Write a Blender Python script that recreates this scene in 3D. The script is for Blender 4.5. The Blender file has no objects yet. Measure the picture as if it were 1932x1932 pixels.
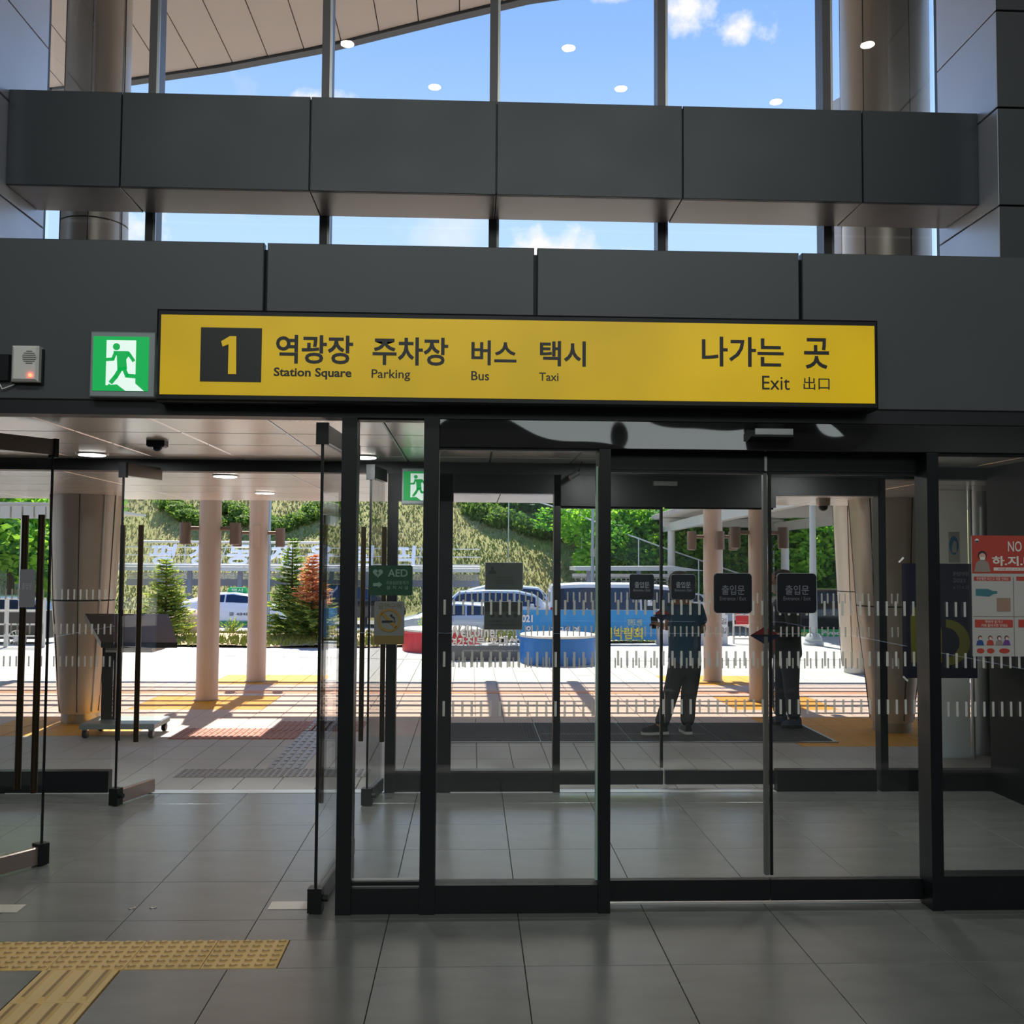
import bpy, math, random
from mathutils import Matrix, Vector
R = random.Random(7)
C = bpy.context.scene.collection
sc = bpy.context.scene
# ------------------------------------------------------------------ camera
F = 1900.0; CX = CY = 966.0; H = 1.68
YAW, PITCH, ROLL = math.atan(76/F), math.atan(94/F), 0.0066
CAMROT = (Matrix.Rotation(-YAW, 4, 'Z') @ Matrix.Rotation(math.pi/2+PITCH, 4, 'X') @ Matrix.Rotation(ROLL, 4, 'Z'))
CAMLOC = Vector((0, 0, H))
cam = bpy.data.objects.new('camera', bpy.data.cameras.new('camera')); C.objects.link(cam)
cam.matrix_world = Matrix.Translation(CAMLOC) @ CAMROT
cam.data.sensor_width = 36; cam.data.lens = 36*F/1932; cam.data.clip_start = .05; cam.data.clip_end = 2000
sc.camera = cam
M3 = CAMROT.to_3x3()
def ray(px, py): return M3 @ Vector(((px-CX)/F, -(py-CY)/F, -1))
def P(px, py, Y):
    d = ray(px, py); t = Y/d.y; return (d.x*t, H+d.z*t)
def PX(px, Y, py=1240): return P(px, py, Y)[0]
def PZ(py, Y, px=1000): return P(px, py, Y)[1]
def G(px, py, z=0):
    d = ray(px, py); t = (z-H)/d.z; return (d.x*t, d.y*t)
def srgb(r, g, b):
    f = lambda c: (c/255/12.92) if c/255 <= .04045 else ((c/255+.055)/1.055)**2.4
    return (f(r), f(g), f(b), 1)
# ------------------------------------------------------------------ render look, world, sun
sc.view_settings.view_transform = 'Standard'; sc.view_settings.look = 'None'
sc.view_settings.gamma = 1; sc.view_settings.use_curve_mapping = False
sc.view_settings.exposure = 1.1
sc.cycles.transparent_max_bounces = 32; sc.cycles.max_bounces = 8; sc.cycles.diffuse_bounces = 4; sc.cycles.glossy_bounces = 4
sc.cycles.use_denoising = True; sc.cycles.use_adaptive_sampling = True; sc.cycles.adaptive_threshold = .02
sc.cycles.sample_clamp_indirect = 4.0
sc.cycles.caustics_reflective = False; sc.cycles.caustics_refractive = False
w = bpy.data.worlds.new('sky'); sc.world = w; w.use_nodes = True
nt = w.node_tree; nt.nodes.clear()
def nd(t, typ, **kw):
    n = t.nodes.new(typ)
    for k, v in kw.items(): setattr(n, k, v)
    return n
def mth(t, op, a, b=None, c=None, clamp=False):
    n = t.nodes.new('ShaderNodeMath'); n.operation = op; n.use_clamp = clamp
    for i, v in enumerate((a, b, c)):
        if v is None: continue
        if isinstance(v, (int, float)): n.inputs[i].default_value = v
        else: t.links.new(v, n.inputs[i])
    return n.outputs[0]
def build_sky():
    t = nt; L = t.links.new
    tc = nd(t, 'ShaderNodeTexCoord'); sp = nd(t, 'ShaderNodeSeparateXYZ'); L(tc.outputs['Generated'], sp.inputs[0])
    x, y, z = sp.outputs
    cr = nd(t, 'ShaderNodeValToRGB'); L(mth(t, 'MAXIMUM', z, 0), cr.inputs[0])
    e = cr.color_ramp.elements
    e[0].position = 0; e[0].color = srgb(196, 216, 240)
    e[1].position = 1; e[1].color = srgb(52, 96, 178)
    for p, c in ((.3, srgb(172, 204, 246)), (.47, srgb(134, 174, 230)), (.7, srgb(84, 132, 208))):
        k = e.new(p); k.color = c
    yy = mth(t, 'MAXIMUM', y, .02)
    u = mth(t, 'DIVIDE', x, yy); v = mth(t, 'DIVIDE', z, yy)
    no = nd(t, 'ShaderNodeTexNoise'); no.inputs['Scale'].default_value = 26; no.inputs['Detail'].default_value = 9; no.inputs['Roughness'].default_value = .62
    L(tc.outputs['Generated'], no.inputs['Vector'])
    nf = mth(t, 'MULTIPLY', mth(t, 'SUBTRACT', no.outputs['Fac'], .52), 3.6)
    acc = None
    for (px, py, sx, sy) in ((1402, 48, 62, 42), (1300, 8, 70, 60), (1045, 480, 120, 62), (590, 186, 70, 26), (262, 430, 62, 60), (1590, 330, 40, 90), (1185, 474, 45, 14), (1160, -10, 50, 20), (1600, 480, 60, 22)):
        d = ray(px, py); u0 = d.x/d.y; v0 = d.z/d.y
        sx *= 1.05; sy *= 1.05; du = mth(t, 'DIVIDE', mth(t, 'SUBTRACT', u, u0), sx/F); dv = mth(t, 'DIVIDE', mth(t, 'SUBTRACT', v, v0), sy/F)
        r = mth(t, 'SQRT', mth(t, 'ADD', mth(t, 'MULTIPLY', du, du), mth(t, 'MULTIPLY', dv, dv)))
        s = mth(t, 'ADD', mth(t, 'SUBTRACT', 1.0, r), nf)
        s = mth(t, 'MULTIPLY', s, 1.15, clamp=True)
        acc = s if acc is None else mth(t, 'MAXIMUM', acc, s)
    # loose fair-weather cloud over the rest of the sky
    n2 = nd(t, 'ShaderNodeTexNoise'); n2.inputs['Scale'].default_value = 4; n2.inputs['Detail'].default_value = 7
    L(tc.outputs['Generated'], n2.inputs['Vector'])
    g = mth(t, 'MULTIPLY', mth(t, 'SUBTRACT', n2.outputs['Fac'], .62), 6, clamp=True)
    acc = mth(t, 'MAXIMUM', acc, g)
    front = mth(t, 'GREATER_THAN', z, 0.0)
    acc = mth(t, 'MULTIPLY', acc, front)
    mx = nd(t, 'ShaderNodeMix', data_type='RGBA'); L(acc, mx.inputs[0]); L(cr.outputs[0], mx.inputs[6]); mx.inputs[7].default_value = (.80, .78, .80, 1)
    bg = nd(t, 'ShaderNodeBackground'); L(mx.outputs[2], bg.inputs[0]); bg.inputs[1].default_value = .68
    o = nd(t, 'ShaderNodeOutputWorld'); L(bg.outputs[0], o.inputs[0])
build_sky()
sun = bpy.data.objects.new('sun', bpy.data.lights.new('sun', 'SUN')); C.objects.link(sun)
sun.data.energy = 4.4; sun.data.angle = math.radians(.6); sun.data.color = (1, .93, .82)
sd = Vector((.10, -.53, -.85)).normalized(); sun.rotation_euler = sd.to_track_quat('-Z', 'Y').to_euler()
def area(name, loc, sx, sy, e, rot=(0, 0, 0), col=(1, 1, 1)):
    l = bpy.data.lights.new(name, 'AREA'); l.shape = 'RECTANGLE'; l.size = sx; l.size_y = sy; l.energy = e; l.color = col
    o = bpy.data.objects.new(name, l); C.objects.link(o); o.location = loc; o.rotation_euler = rot; return o
area('hall_ceiling_fill', (0, -4.3, 9.4), 12, 2.4, 330, col=(.93, 1, .98))  # large soft fill added under the ceiling to brighten the hall
area('hall_back_fill', (0, -13.8, 7.0), 14, 4, 190, rot=(math.radians(80), 0, 0), col=(.90, 1, .99))  # added fill behind the camera, brightens the panels facing it; no window here
# ------------------------------------------------------------------ mesh builder
class MB:
    def __init__(s): s.v = []; s.f = []; s.mi = []; s.cur = 0
    def add(s, vs, fs):
        b = len(s.v); s.v += [tuple(v) for v in vs]
        for f in fs: s.f.append([i+b for i in f]); s.mi.append(s.cur)
        return s
    def box(s, x0, x1, y0, y1, z0, z1):
        return s.add([(x0,y0,z0),(x1,y0,z0),(x1,y1,z0),(x0,y1,z0),(x0,y0,z1),(x1,y0,z1),(x1,y1,z1),(x0,y1,z1)],
                     [(0,3,2,1),(4,5,6,7),(0,1,5,4),(1,2,6,5),(2,3,7,6),(3,0,4,7)])
    def cbox(s, x0, x1, y0, y1, z0, z1, d='z', c=.004):
        """box whose d-face ('z' up, 'u' under, 'y' towards -y, 'x' +x, 'w' -x) is chamfered by c"""
        if d in 'zu':
            a, b = (z0, z1) if d == 'z' else (z1, z0); m = b-c if d == 'z' else b+c
            lv = [(x0,x1,y0,y1,a),(x0,x1,y0,y1,m),(x0+c,x1-c,y0+c,y1-c,b)]
            vs = [p for (p0,p1,q0,q1,h) in lv for p in ((p0,q0,h),(p1,q0,h),(p1,q1,h),(p0,q1,h))]
        elif d == 'y':
            vs = [p for (p0,p1,q0,q1,h) in [(x0,x1,z0,z1,y1),(x0,x1,z0,z1,y0+c),(x0+c,x1-c,z0+c,z1-c,y0)] for p in ((p0,h,q0),(p1,h,q0),(p1,h,q1),(p0,h,q1))]
        else:
            a, b = (x0, x1) if d == 'x' else (x1, x0); m = b-c if d == 'x' else b+c
            vs = [p for (p0,p1,q0,q1,h) in [(y0,y1,z0,z1,a),(y0,y1,z0,z1,m),(y0+c,y1-c,z0+c,z1-c,b)] for p in ((h,p0,q0),(h,p1,q0),(h,p1,q1),(h,p0,q1))]
        fs = [(3,2,1,0),(8,9,10,11)]
        for k in (0, 4):
            for i in range(4): fs.append((k+i, k+(i+1) % 4, k+4+(i+1) % 4, k+4+i))
        return s.add(vs, fs)
    def lathe(s, prof, cx=0, cy=0, n=24, axis='z', cz=0):
        vs = []; fs = []
        for (r, h) in prof:
            for i in range(n):
                a = 2*math.pi*i/n; c_, s_ = r*math.cos(a), r*math.sin(a)
                vs.append((cx+c_, cy+s_, h) if axis == 'z' else ((cx+c_, h, cz+s_) if axis == 'y' else (h, cy+c_, cz+s_)))
        for k in range(len(prof)-1):
            for i in range(n): fs.append((k*n+i, k*n+(i+1) % n, (k+1)*n+(i+1) % n, (k+1)*n+i))
        fs.append(tuple(range(n))[::-1]); fs.append(tuple((len(prof)-1)*n+i for i in range(n)))
        return s.add(vs, fs)
    def cyl(s, cx, cy, z0, z1, r, n=20): return s.lathe([(r, z0), (r, z1)], cx, cy, n)
    def tube(s, pts, r, n=8):
        pts = [Vector(p) for p in pts]; vs = []; fs = []
        for k, p in enumerate(pts):
            d = (pts[min(k+1, len(pts)-1)]-pts[max(k-1, 0)]).normalized()
            up = Vector((0, 0, 1)) if abs(d.z) < .9 else Vector((1, 0, 0))
            a = d.cross(up).normalized(); b = d.cross(a)
            rr = r[k] if isinstance(r, (list, tuple)) else r
            for i in range(n):
                t = 2*math.pi*i/n; vs.append(p+a*rr*math.cos(t)+b*rr*math.sin(t))
        for k in range(len(pts)-1):
            for i in range(n): fs.append((k*n+i, k*n+(i+1) % n, (k+1)*n+(i+1) % n, (k+1)*n+i))
        fs.append(tuple(range(n))[::-1]); fs.append(tuple((len(pts)-1)*n+i for i in range(n)))
        return s.add(vs, fs)
    def prism(s, pts, a0, a1, axis='y'):
        """pts 2-D polygon; axis y -> (x,z), x -> (y,z), z -> (x,y)"""
        n = len(pts)
        def mk(p, a): return (p[0], a, p[1]) if axis == 'y' else ((a, p[0], p[1]) if axis == 'x' else (p[0], p[1], a))
        vs = [mk(p, a0) for p in pts]+[mk(p, a1) for p in pts]
        fs = [tuple(range(n)), tuple(range(2*n-1, n-1, -1))]+[(i, i+n, (i+1) % n+n, (i+1) % n) for i in range(n)]
        return s.add(vs, fs)
    def mesh(s, name, mats, smooth=False):
        me = bpy.data.meshes.new(name); me.from_pydata(s.v, [], s.f)
        for m in (mats if isinstance(mats, (list, tuple)) else [mats]): me.materials.append(m)
        me.polygons.foreach_set('material_index', s.mi)
        if smooth:
            me.shade_smooth(); me.set_sharp_from_angle(angle=math.radians(38))
        me.validate(); me.update(); return me
    def obj(s, name, mats, parent=None, smooth=False, loc=None):
        return place(name, s.mesh(name, mats, smooth), parent, loc)
def place(name, me, parent=None, loc=None):
    o = bpy.data.objects.new(name, me); C.objects.link(o)
    if parent is not None:
        o.parent = parent
        if loc is None: o.matrix_parent_inverse = parent_inv(parent)
        else: o.location = loc
    elif loc is not None: o.location = loc
    return o
def parent_inv(p):
    m = Matrix.Identity(4); q = p; chain = []
    while q is not None: chain.append(q); q = q.parent
    for q in reversed(chain): m = m @ q.matrix_parent_inverse @ q.matrix_basis
    return m.inverted()
def tag(o, label=None, cat=None, group=None, kind=None):
    if label: o['label'] = label
    if cat: o['category'] = cat
    if group: o['group'] = group
    if kind: o['kind'] = kind
    return o
def thing(name, label, cat, loc=(0, 0, 0), group=None, kind=None, rz=0):
    o = bpy.data.objects.new(name, None); C.objects.link(o); o.location = loc; o.rotation_euler = (0, 0, rz)
    o.empty_display_size = .1
    return tag(o, label, cat, group, kind)
def copy_tree(o, parent=None):
    c = o.copy(); C.objects.link(c)
    if parent is not None: c.parent = parent
    for ch in o.children: copy_tree(ch, c)
    return c
# ------------------------------------------------------------------ materials
def mat(name, col, rough=.5, metal=0., noise=0., nscale=6., bump=0., bscale=40., emit=None, es=1., spec=.5, stretch=None, coat=0., bdist=.01, bdet=3):
    m = bpy.data.materials.new(name); m.use_nodes = True; t = m.node_tree; b = t.nodes['Principled BSDF']; L = t.links.new
    b.inputs['Base Color'].default_value = col; b.inputs['Roughness'].default_value = rough; b.inputs['Metallic'].default_value = metal
    b.inputs['Specular IOR Level'].default_value = spec; b.inputs['Coat Weight'].default_value = coat
    tc = nd(t, 'ShaderNodeTexCoord'); mp = nd(t, 'ShaderNodeMapping'); L(tc.outputs['Object'], mp.inputs[0])
    if stretch: mp.inputs['Scale'].default_value = stretch
    n = nd(t, 'ShaderNodeTexNoise'); n.inputs['Scale'].default_value = nscale; n.inputs['Detail'].default_value = 5; L(mp.outputs[0], n.inputs['Vector'])
    if noise:
        mx = nd(t, 'ShaderNodeMix', data_type='RGBA', blend_type='MULTIPLY'); mx.inputs[0].default_value = 1
        mx.inputs[6].default_value = col
        k = mth(t, 'ADD', mth(t, 'MULTIPLY', n.outputs['Fac'], 2*noise), 1-noise)
        cb = nd(t, 'ShaderNodeCombineColor')
        for i in range(3): L(k, cb.inputs[i])
        L(cb.outputs[0], mx.inputs[7]); L(mx.outputs[2], b.inputs['Base Color'])
        L(mth(t, 'ADD', mth(t, 'MULTIPLY', n.outputs['Fac'], rough*.4), rough*.8), b.inputs['Roughness'])
    if bump:
        nb = nd(t, 'ShaderNodeTexNoise'); nb.inputs['Scale'].default_value = bscale; nb.inputs['Detail'].default_value = bdet; L(mp.outputs[0], nb.inputs['Vector'])
        bp = nd(t, 'ShaderNodeBump'); bp.inputs['Strength'].default_value = bump; bp.inputs['Distance'].default_value = bdist
        L(nb.outputs['Fac'], bp.inputs['Height']); L(bp.outputs[0], b.inputs['Normal'])
    if emit is not None:
        b.inputs['Emission Color'].default_value = emit; b.inputs['Emission Strength'].default_value = es
    return m
def glass(name, tint, r0=.045, rough=0.0):
    m = bpy.data.materials.new(name); m.use_nodes = True; t = m.node_tree; t.nodes.clear(); L = t.links.new
    tr = nd(t, 'ShaderNodeBsdfTransparent'); tr.inputs[0].default_value = tint
    gl = nd(t, 'ShaderNodeBsdfGlossy'); gl.inputs['Roughness'].default_value = rough; gl.inputs[0].default_value = (1, 1, 1, 1)
    lw = nd(t, 'ShaderNodeLayerWeight'); lw.inputs[0].default_value = .5
    f = mth(t, 'ADD', mth(t, 'MULTIPLY', mth(t, 'POWER', lw.outputs['Facing'], 5), 1-r0), r0)
    mx = nd(t, 'ShaderNodeMixShader'); L(f, mx.inputs[0]); L(tr.outputs[0], mx.inputs[1]); L(gl.outputs[0], mx.inputs[2])
    o = nd(t, 'ShaderNodeOutputMaterial'); L(mx.outputs[0], o.inputs[0]); return m
m_panel = mat('dark_panel_paint', srgb(73, 75, 77), .42, 0, .05, 2.5, .02, 300)
m_beam = mat('beam_panel_paint', srgb(46, 51, 57), .38, 0, .05, 2.0, .02, 300)
m_under = mat('beam_underside_lit', srgb(215, 204, 196), .32, .2, .05, 2)  # beam paint lightened, the plaza light from below is put into the colour
m_side = mat('side_panel_metal', srgb(222, 222, 232), .40, .3, .06, 1.5)
m_black = mat('black_frame', srgb(17, 18, 21), .38, 0, .08, 8, spec=.35)
m_bandblk = mat('black_band', srgb(20, 22, 26), .45)
m_transom = mat('glossy_black_transom', srgb(30, 28, 28), .04, 0, 0, 5, 1.0, 1.9, spec=1.0, bdist=.09, bdet=0)
m_glass = glass('clear_glass', (.982, .992, .986, 1))
m_glass2 = glass('window_glass', (.985, .99, .99, 1), .05)
m_edge = mat('glass_edge_green', srgb(150, 175, 160), .2, 0, emit=None)
m_floor = mat('floor_tile_stone', srgb(103, 103, 100), .25, 0, .34, 2.4, .05, 60, stretch=(.6, 2.2, 1))
m_joint = mat('floor_joint', srgb(38, 39, 40), .7)
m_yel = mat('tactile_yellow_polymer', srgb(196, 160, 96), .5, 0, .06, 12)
m_yel_shade = mat('tactile_shade_brown', srgb(132, 100, 52), .6, 0, .1, 20)  # brown faces put half-moon shade into the colour of the tactile tiles
m_soff = mat('soffit_metal_panel', srgb(248, 244, 240), .25, .5, .02, 2)
m_soffj = mat('soffit_joint', srgb(60, 55, 52), .7)
m_col = mat('column_metal', srgb(202, 188, 172), .36, .35, .05, 2)
m_colr = mat('round_column_paint', srgb(204, 190, 180), .45, .1, .08, 4)
m_white = mat('white_plastic', srgb(225, 222, 215), .4)
m_lampglow = mat('lamp_diffuser', (1, 1, 1, 1), .4, emit=(1, .98, .93, 1), es=45)
m_down = mat('downlight_diffuser', (1, 1, 1, 1), .4, emit=(1, .98, .95, 1), es=3)
m_trimlt = mat('light_metal_trim', srgb(215, 215, 212), .3, .5)
m_steel = mat('brushed_steel', srgb(170, 170, 168), .3, .9, .1, 30, stretch=(1, 1, .05))
m_bronze = mat('bronze_bar', srgb(74, 56, 36), .3, .7)
m_conc = mat('concrete', srgb(180, 176, 168), .8, 0, .1, 4)
# ------------------------------------------------------------------ planes of the building
YA, YB, YW = 4.91, 7.475, 7.47
ZC = 2.41
XL, XR = PX(12, 6.85, 280), PX(1847, 6.85, 300)
# hall shell
def st(name, label, cat='structure', **k): return name
def struct(o, label, cat): return tag(o, label, cat, None, 'structure')
fl = MB().box(-9, 9, -14, YB+.06, -.2, -.012).obj('floor', m_joint); struct(fl, 'dark grey stone tiled floor of the station hall', 'floor')
XJ = [-1.60+.612*k for k in range(-8, 13)]
YJ = [4.84+.568*k for k in range(-6, 5)]+[YB+.04]
tile_cache = {}
for j in range(len(YJ)-1):
    for i in range(len(XJ)-1):
        x0, x1, y0, y1 = XJ[i], XJ[i+1], YJ[j], YJ[j+1]
        if abs((x0+x1)/2) > .60*y1+1.5: continue
        if y0 < 4.6 and y1 > 3.9 and x0 < -.79:      # cut around the tactile strip
            sl = []
            if y0 < 4.27: sl.append((x0, x1, y0, 4.275))
            if y1 > 4.585: sl.append((x0, x1, 4.585, y1))
            if x1 > -.79: sl.append((-.788, x1, max(y0, 4.275), min(y1, 4.585)))
        else: sl = [(x0, x1, y0, y1)]
        out = []
        for (a, b, c, d) in sl:
            if c < 4.27 and a < -1.42 and b > -1.74:
                if a < -1.74: out.append((a, -1.74, c, min(d, 4.275)))
                if b > -1.42: out.append((-1.42, b, c, min(d, 4.275)))
            else: out.append((a, b, c, d))
        for (a, b, c, d) in out:
            if b-a < .02 or d-c < .02: continue
            k = (round(b-a, 3), round(d-c, 3))
            if k not in tile_cache:
                w_, h_ = b-a, d-c
                tile_cache[k] = MB().cbox(.0015, w_-.0015, .0015, h_-.0015, -.012, 0, 'z', .0015).mesh('tile', m_floor)
            o = place('tile', tile_cache[k], fl, (a, c, R.uniform(-.0003, .0003)))
# tactile tiles
md = MB(); md.cbox(.001, .310, .001, .309, -.012, .002, 'z', .002)
for a in range(6):
    for b in range(6):
        cx, cy = .026+a*.0518, .026+b*.0518
        md.lathe([(.0185, .002), (.0165, .0065), (.010, .009)], cx, cy, 10)
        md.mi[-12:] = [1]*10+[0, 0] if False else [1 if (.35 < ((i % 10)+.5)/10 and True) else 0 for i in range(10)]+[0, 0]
md = md.mesh('tactile_tile', [m_yel, m_yel_shade], True)
mg = MB(); mg.cbox(.001, .310, .001, .309, -.012, .002, 'z', .002)
for a in range(4):
    x = .039+a*.0777
    mg.add([(x-.016,.012,.002),(x+.016,.012,.002),(x+.016,.298,.002),(x-.016,.298,.002),(x-.007,.034,.010),(x+.007,.034,.010),(x+.007,.286,.010),(x-.007,.286,.010)],
           [(4,5,6,7),(0,1,5,4),(1,2,6,5),(2,3,7,6),(3,0,4,7)])
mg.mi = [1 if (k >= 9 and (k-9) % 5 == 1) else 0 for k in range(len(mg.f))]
mg = mg.mesh('guide_tile', [m_yel, m_yel_shade])
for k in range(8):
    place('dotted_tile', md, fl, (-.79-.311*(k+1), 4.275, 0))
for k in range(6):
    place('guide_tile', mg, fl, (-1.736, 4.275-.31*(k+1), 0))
# walls of the hall
def wallbox(name, label, x0, x1, y0, y1, z0, z1, m=m_panel):
    o = MB().box(x0, x1, y0, y1, z0, z1).obj(name, m); return struct(o, label, 'wall')
m_hall = mat('hall_wall', srgb(120, 122, 122), .6, 0, .08, 1)
wallbox('wall_back', 'grey wall at the far end of the hall behind the camera', -9, 9, -14.2, -14, 0, 9.9, m_hall)
wallbox('wall_left', 'grey side wall of the hall on the left', -9.2, -9, -14, 8, 0, 9.9, m_hall)
wallbox('wall_right', 'grey side wall of the hall on the right', 9, 9.2, -14, 8, 0, 9.9, m_hall)
ce = MB().box(-9.2, 9.2, -14.2, 7.6, 9.8, 10).obj('ceiling', m_hall); struct(ce, 'high hall ceiling', 'ceiling')
# reflected ceiling downlights
for k, (px, py) in enumerate(((655, 80), (1073, 88), (1638, 82), (820, 162), (1172, 165), (1465, 190))):
    d = ray(px, py); t = (9.78-H)/d.z; X, Y = d.x*t, 2*YW-d.y*t
    t_ = thing('downlight', ['round ceiling downlight over the hall, left of the window-side row', 'round ceiling downlight over the hall, centre of the window-side row', 'round ceiling downlight over the hall, right of the window-side row',
       'round ceiling downlight over the hall, left of the second row', 'round ceiling downlight over the hall, centre of the second row', 'round ceiling downlight over the hall, right of the second row'][k], 'light', (X, Y, 9.8), 'round downlights in the hall ceiling')
    MB().lathe([(.13, -.0), (.13, -.02), (.105, -.03), (.1, -.01)], 0, 0, 24).obj('trim_ring', m_white, t_, True, (0, 0, 0))
    MB().cyl(0, 0, -.035, -.012, .1, 24).obj('diffuser', m_lampglow, t_, False, (0, 0, 0))
# front wall above the doors: four cladding panels
ZT = PZ(470, YA, 950)
wf = MB().box(-9, 9, YA+.02, YA+.14, ZC, ZT-.02).obj('wall_front', m_bandblk); struct(wf, 'dark grey panelled wall above the entrance doors', 'wall')
jx = [PX(503, YA, 520), PX(1010, YA, 530), PX(1507, YA, 540)]
xs = [-6.6]+jx+[6.0]
ZPB = ZC+.035
for a, b in zip(xs[:-1], xs[1:]):
    MB().cbox(a+.008, b-.008, YA-.03, YA+.02, ZPB, ZT, 'y', .004).obj('panel', m_panel, wf)
# black band under the panels
tb = MB().box(-6.6, 6.0, YA-.02, YA+.10, ZC-.035, ZC+.034).obj('trim_1', m_bandblk); struct(tb, 'black trim band under the grey wall panels', 'trim')
# upper recess: side walls, facing walls, beam, windows
YF = 6.59
zj = [3.42, 4.12, 4.80, 5.48, 6.18, 6.9, 7.6, 8.3, 9.0, 9.8]
for side in ('left', 'right'):
    s_ = -1 if side == 'left' else 1; X0 = XL if side == 'left' else XR
    o = MB().box(min(X0+s_*.03, X0+s_*5.6), max(X0+s_*.03, X0+s_*5.6), YF+.03, YW+.1, 2.6, 9.8).obj('wall_upper_'+side, m_bandblk)
    struct(o, 'metal panelled window reveal on the '+side, 'wall')
    for a, b in zip([2.6]+zj[:-1], zj):
        (MB().cbox(X0, X0+.03, YF+.006, YW-.005, a+.006, b-.006, 'w', .003) if s_ > 0 else MB().cbox(X0-.03, X0, YF+.006, YW-.005, a+.006, b-.006, 'x', .003)).obj('panel', m_side, o)
        xa, xb = (X0+.004, X0+3.0) if s_ > 0 else (X0-3.0, X0-.004)
        MB().cbox(xa, xb, YF, YF+.03, a+.006, b-.006, 'y', .003).obj('panel', m_panel, o)
ledge = MB().box(-9, 9, YA+.14, YW+.2, ZC+.06, ZC+.16).obj('trim_2', m_bandblk); struct(ledge, 'dark ledge roof behind the wall panels', 'trim')
BT, BB = PZ(191, 6.85, 930), PZ(367, 6.85, 930)
bm_ = MB().box(XL, XR, 6.87, 7.34, BB+.02, BT-.01).obj('trim_3', m_bandblk); struct(bm_, 'dark grey panelled beam crossing the windows', 'beam')
bj = [XL]+[PX(p, 6.85, 280) for p in (228, 585, 937, 1288, 1627)]+[XR]
for a, b in zip(bj[:-1], bj[1:]):
    MB().cbox(a+.004, b-.004, 6.85, 6.872, BB, BT, 'y', .003).obj('front_panel', m_beam, bm_)
    MB().cbox(a+.004, b-.004, 6.878, 7.36, BB, BB+.02, 'u', .003).obj('underside_panel', m_under, bm_)
# curtain wall
m_mull = mat('mullion_paint', srgb(96, 92, 92), .4, .2)
cw = thing('window_1', 'tall upper window wall with dark mullions', 'window', (0, YW, 2.6), None, 'structure')
mx_ = [PX(294, YW, 180), PX(618, YW, 180), PX(933, YW, 180), PX(1247, YW, 180), PX(1556, YW, 180)]
for x in mx_:
    MB().box(x-.036, x+.036, YW-.06, YW+.10, 2.57, 9.8).obj('mullion', m_mull, cw)
    MB().box(x+.022, x+.04, YW-.066, YW-.05, 2.57, 9.8).obj('mullion_cap', m_steel, cw)
px_ = [XL]+mx_+[XR]
for a, b in zip(px_[:-1], px_[1:]):
    MB().box(a+.03, b-.03, YW+.01, YW+.018, 2.57, 9.8).obj('pane', m_glass2, cw)
# roof overhang
m_roof = mat('overhang_panel', srgb(190, 178, 168), .45, .1, .06, 1.5)
ZR = 9.0
edge = [P_ for P_ in [(lambda d: (d.x*(ZR-H)/d.z, d.y*(ZR-H)/d.z))(ray(px, py)) for px, py in ((218, 160), (420, 131), (610, 95), (850, 36), (1000, 1))]]
edge = [(-30, 19.5), (-14, 17.8)]+edge+[(4.5, 11.6), (9, 9.3), (14, 8.4)]
ro = MB().prism(edge+[(14, 7.6), (-30, 7.6)], ZR+.02, ZR+.35, 'z').obj('ceiling_overhang', m_soffj); struct(ro, 'curved roof overhang outside the upper windows', 'roof')
def edge_y(x):
    for (a, b) in zip(edge[:-1], edge[1:]):
        if a[0] <= x <= b[0]: return a[1]+(b[1]-a[1])*(x-a[0])/(b[0]-a[0])
    return edge[-1][1]
x = -7.5
while x < 3.2:
    x1 = x+.56; rows = [7.62]
    # cross joints parallel to the edge every 1.9 m
    ks = [k for k in range(0, 6)]
    segs = []
    for k in ks:
        ya0, ya1 = edge_y(x)-.14-2.4*k, edge_y(x1)-.14-2.4*k
        yb0, yb1 = ya0-2.4, ya1-2.4
        if ya0 < 7.9: continue
        yb0, yb1 = max(7.62, yb0), max(7.62, yb1)
        MB().prism([(x+.008, yb0+.008), (x1-.008, yb1+.008), (x1-.008, ya1-.008), (x+.008, ya0-.008)], ZR, ZR+.02, 'z').obj('panel', m_roof, ro)
    x = x1
fa = MB()
for a, b in zip(edge[:-1], edge[1:]):
    fa.prism([(a[0], a[1]-.13), (b[0], b[1]-.13), (b[0], b[1]+.03), (a[0], a[1]+.03)], ZR-.035, ZR+.02, 'z')
fa.obj('edge_trim', m_panel, ro)
# ------------------------------------------------------------------ front screen (plane A)
def pane(x0, x1, y, z0, z1, parent, name='pane', m=m_glass, t=.010):
    return MB().box(x0, x1, y, y+t, z0, z1).obj(name, m, parent)
def dashes(x0, x1, y, zs, h, pitch, wd, parent, x00):
    k0 = math.ceil((x0+.01-x00)/pitch); mb = MB(); n = 0; k = k0
    while x00+k*pitch+wd < x1-.005:
        xx = x00+k*pitch
        for z in zs: mb.box(xx, xx+wd, y, y+.001, z-h/2, z+h/2); n += 1
        k += 1
    if n: tag(mb.obj('safety_dashes', m_dash, parent), kind='stuff')
m_dash = mat('dash_film', srgb(205, 205, 198), .6)
def film(m, f, tr):
    t = m.node_tree; b = t.nodes['Principled BSDF']; tl = nd(t, 'ShaderNodeBsdfTranslucent'); tl.inputs[0].default_value = (.75, .74, .70, 1); a = nd(t, 'ShaderNodeMixShader'); a.inputs[0].default_value = f
    t.links.new(b.outputs[0], a.inputs[1]); t.links.new(tl.outputs[0], a.inputs[2]); p = nd(t, 'ShaderNodeBsdfTransparent'); c = nd(t, 'ShaderNodeMixShader'); c.inputs[0].default_value = tr
    t.links.new(a.outputs[0], c.inputs[1]); t.links.new(p.outputs[0], c.inputs[2]); t.links.new(c.outputs[0], t.nodes['Material Output'].inputs[0])
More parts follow.
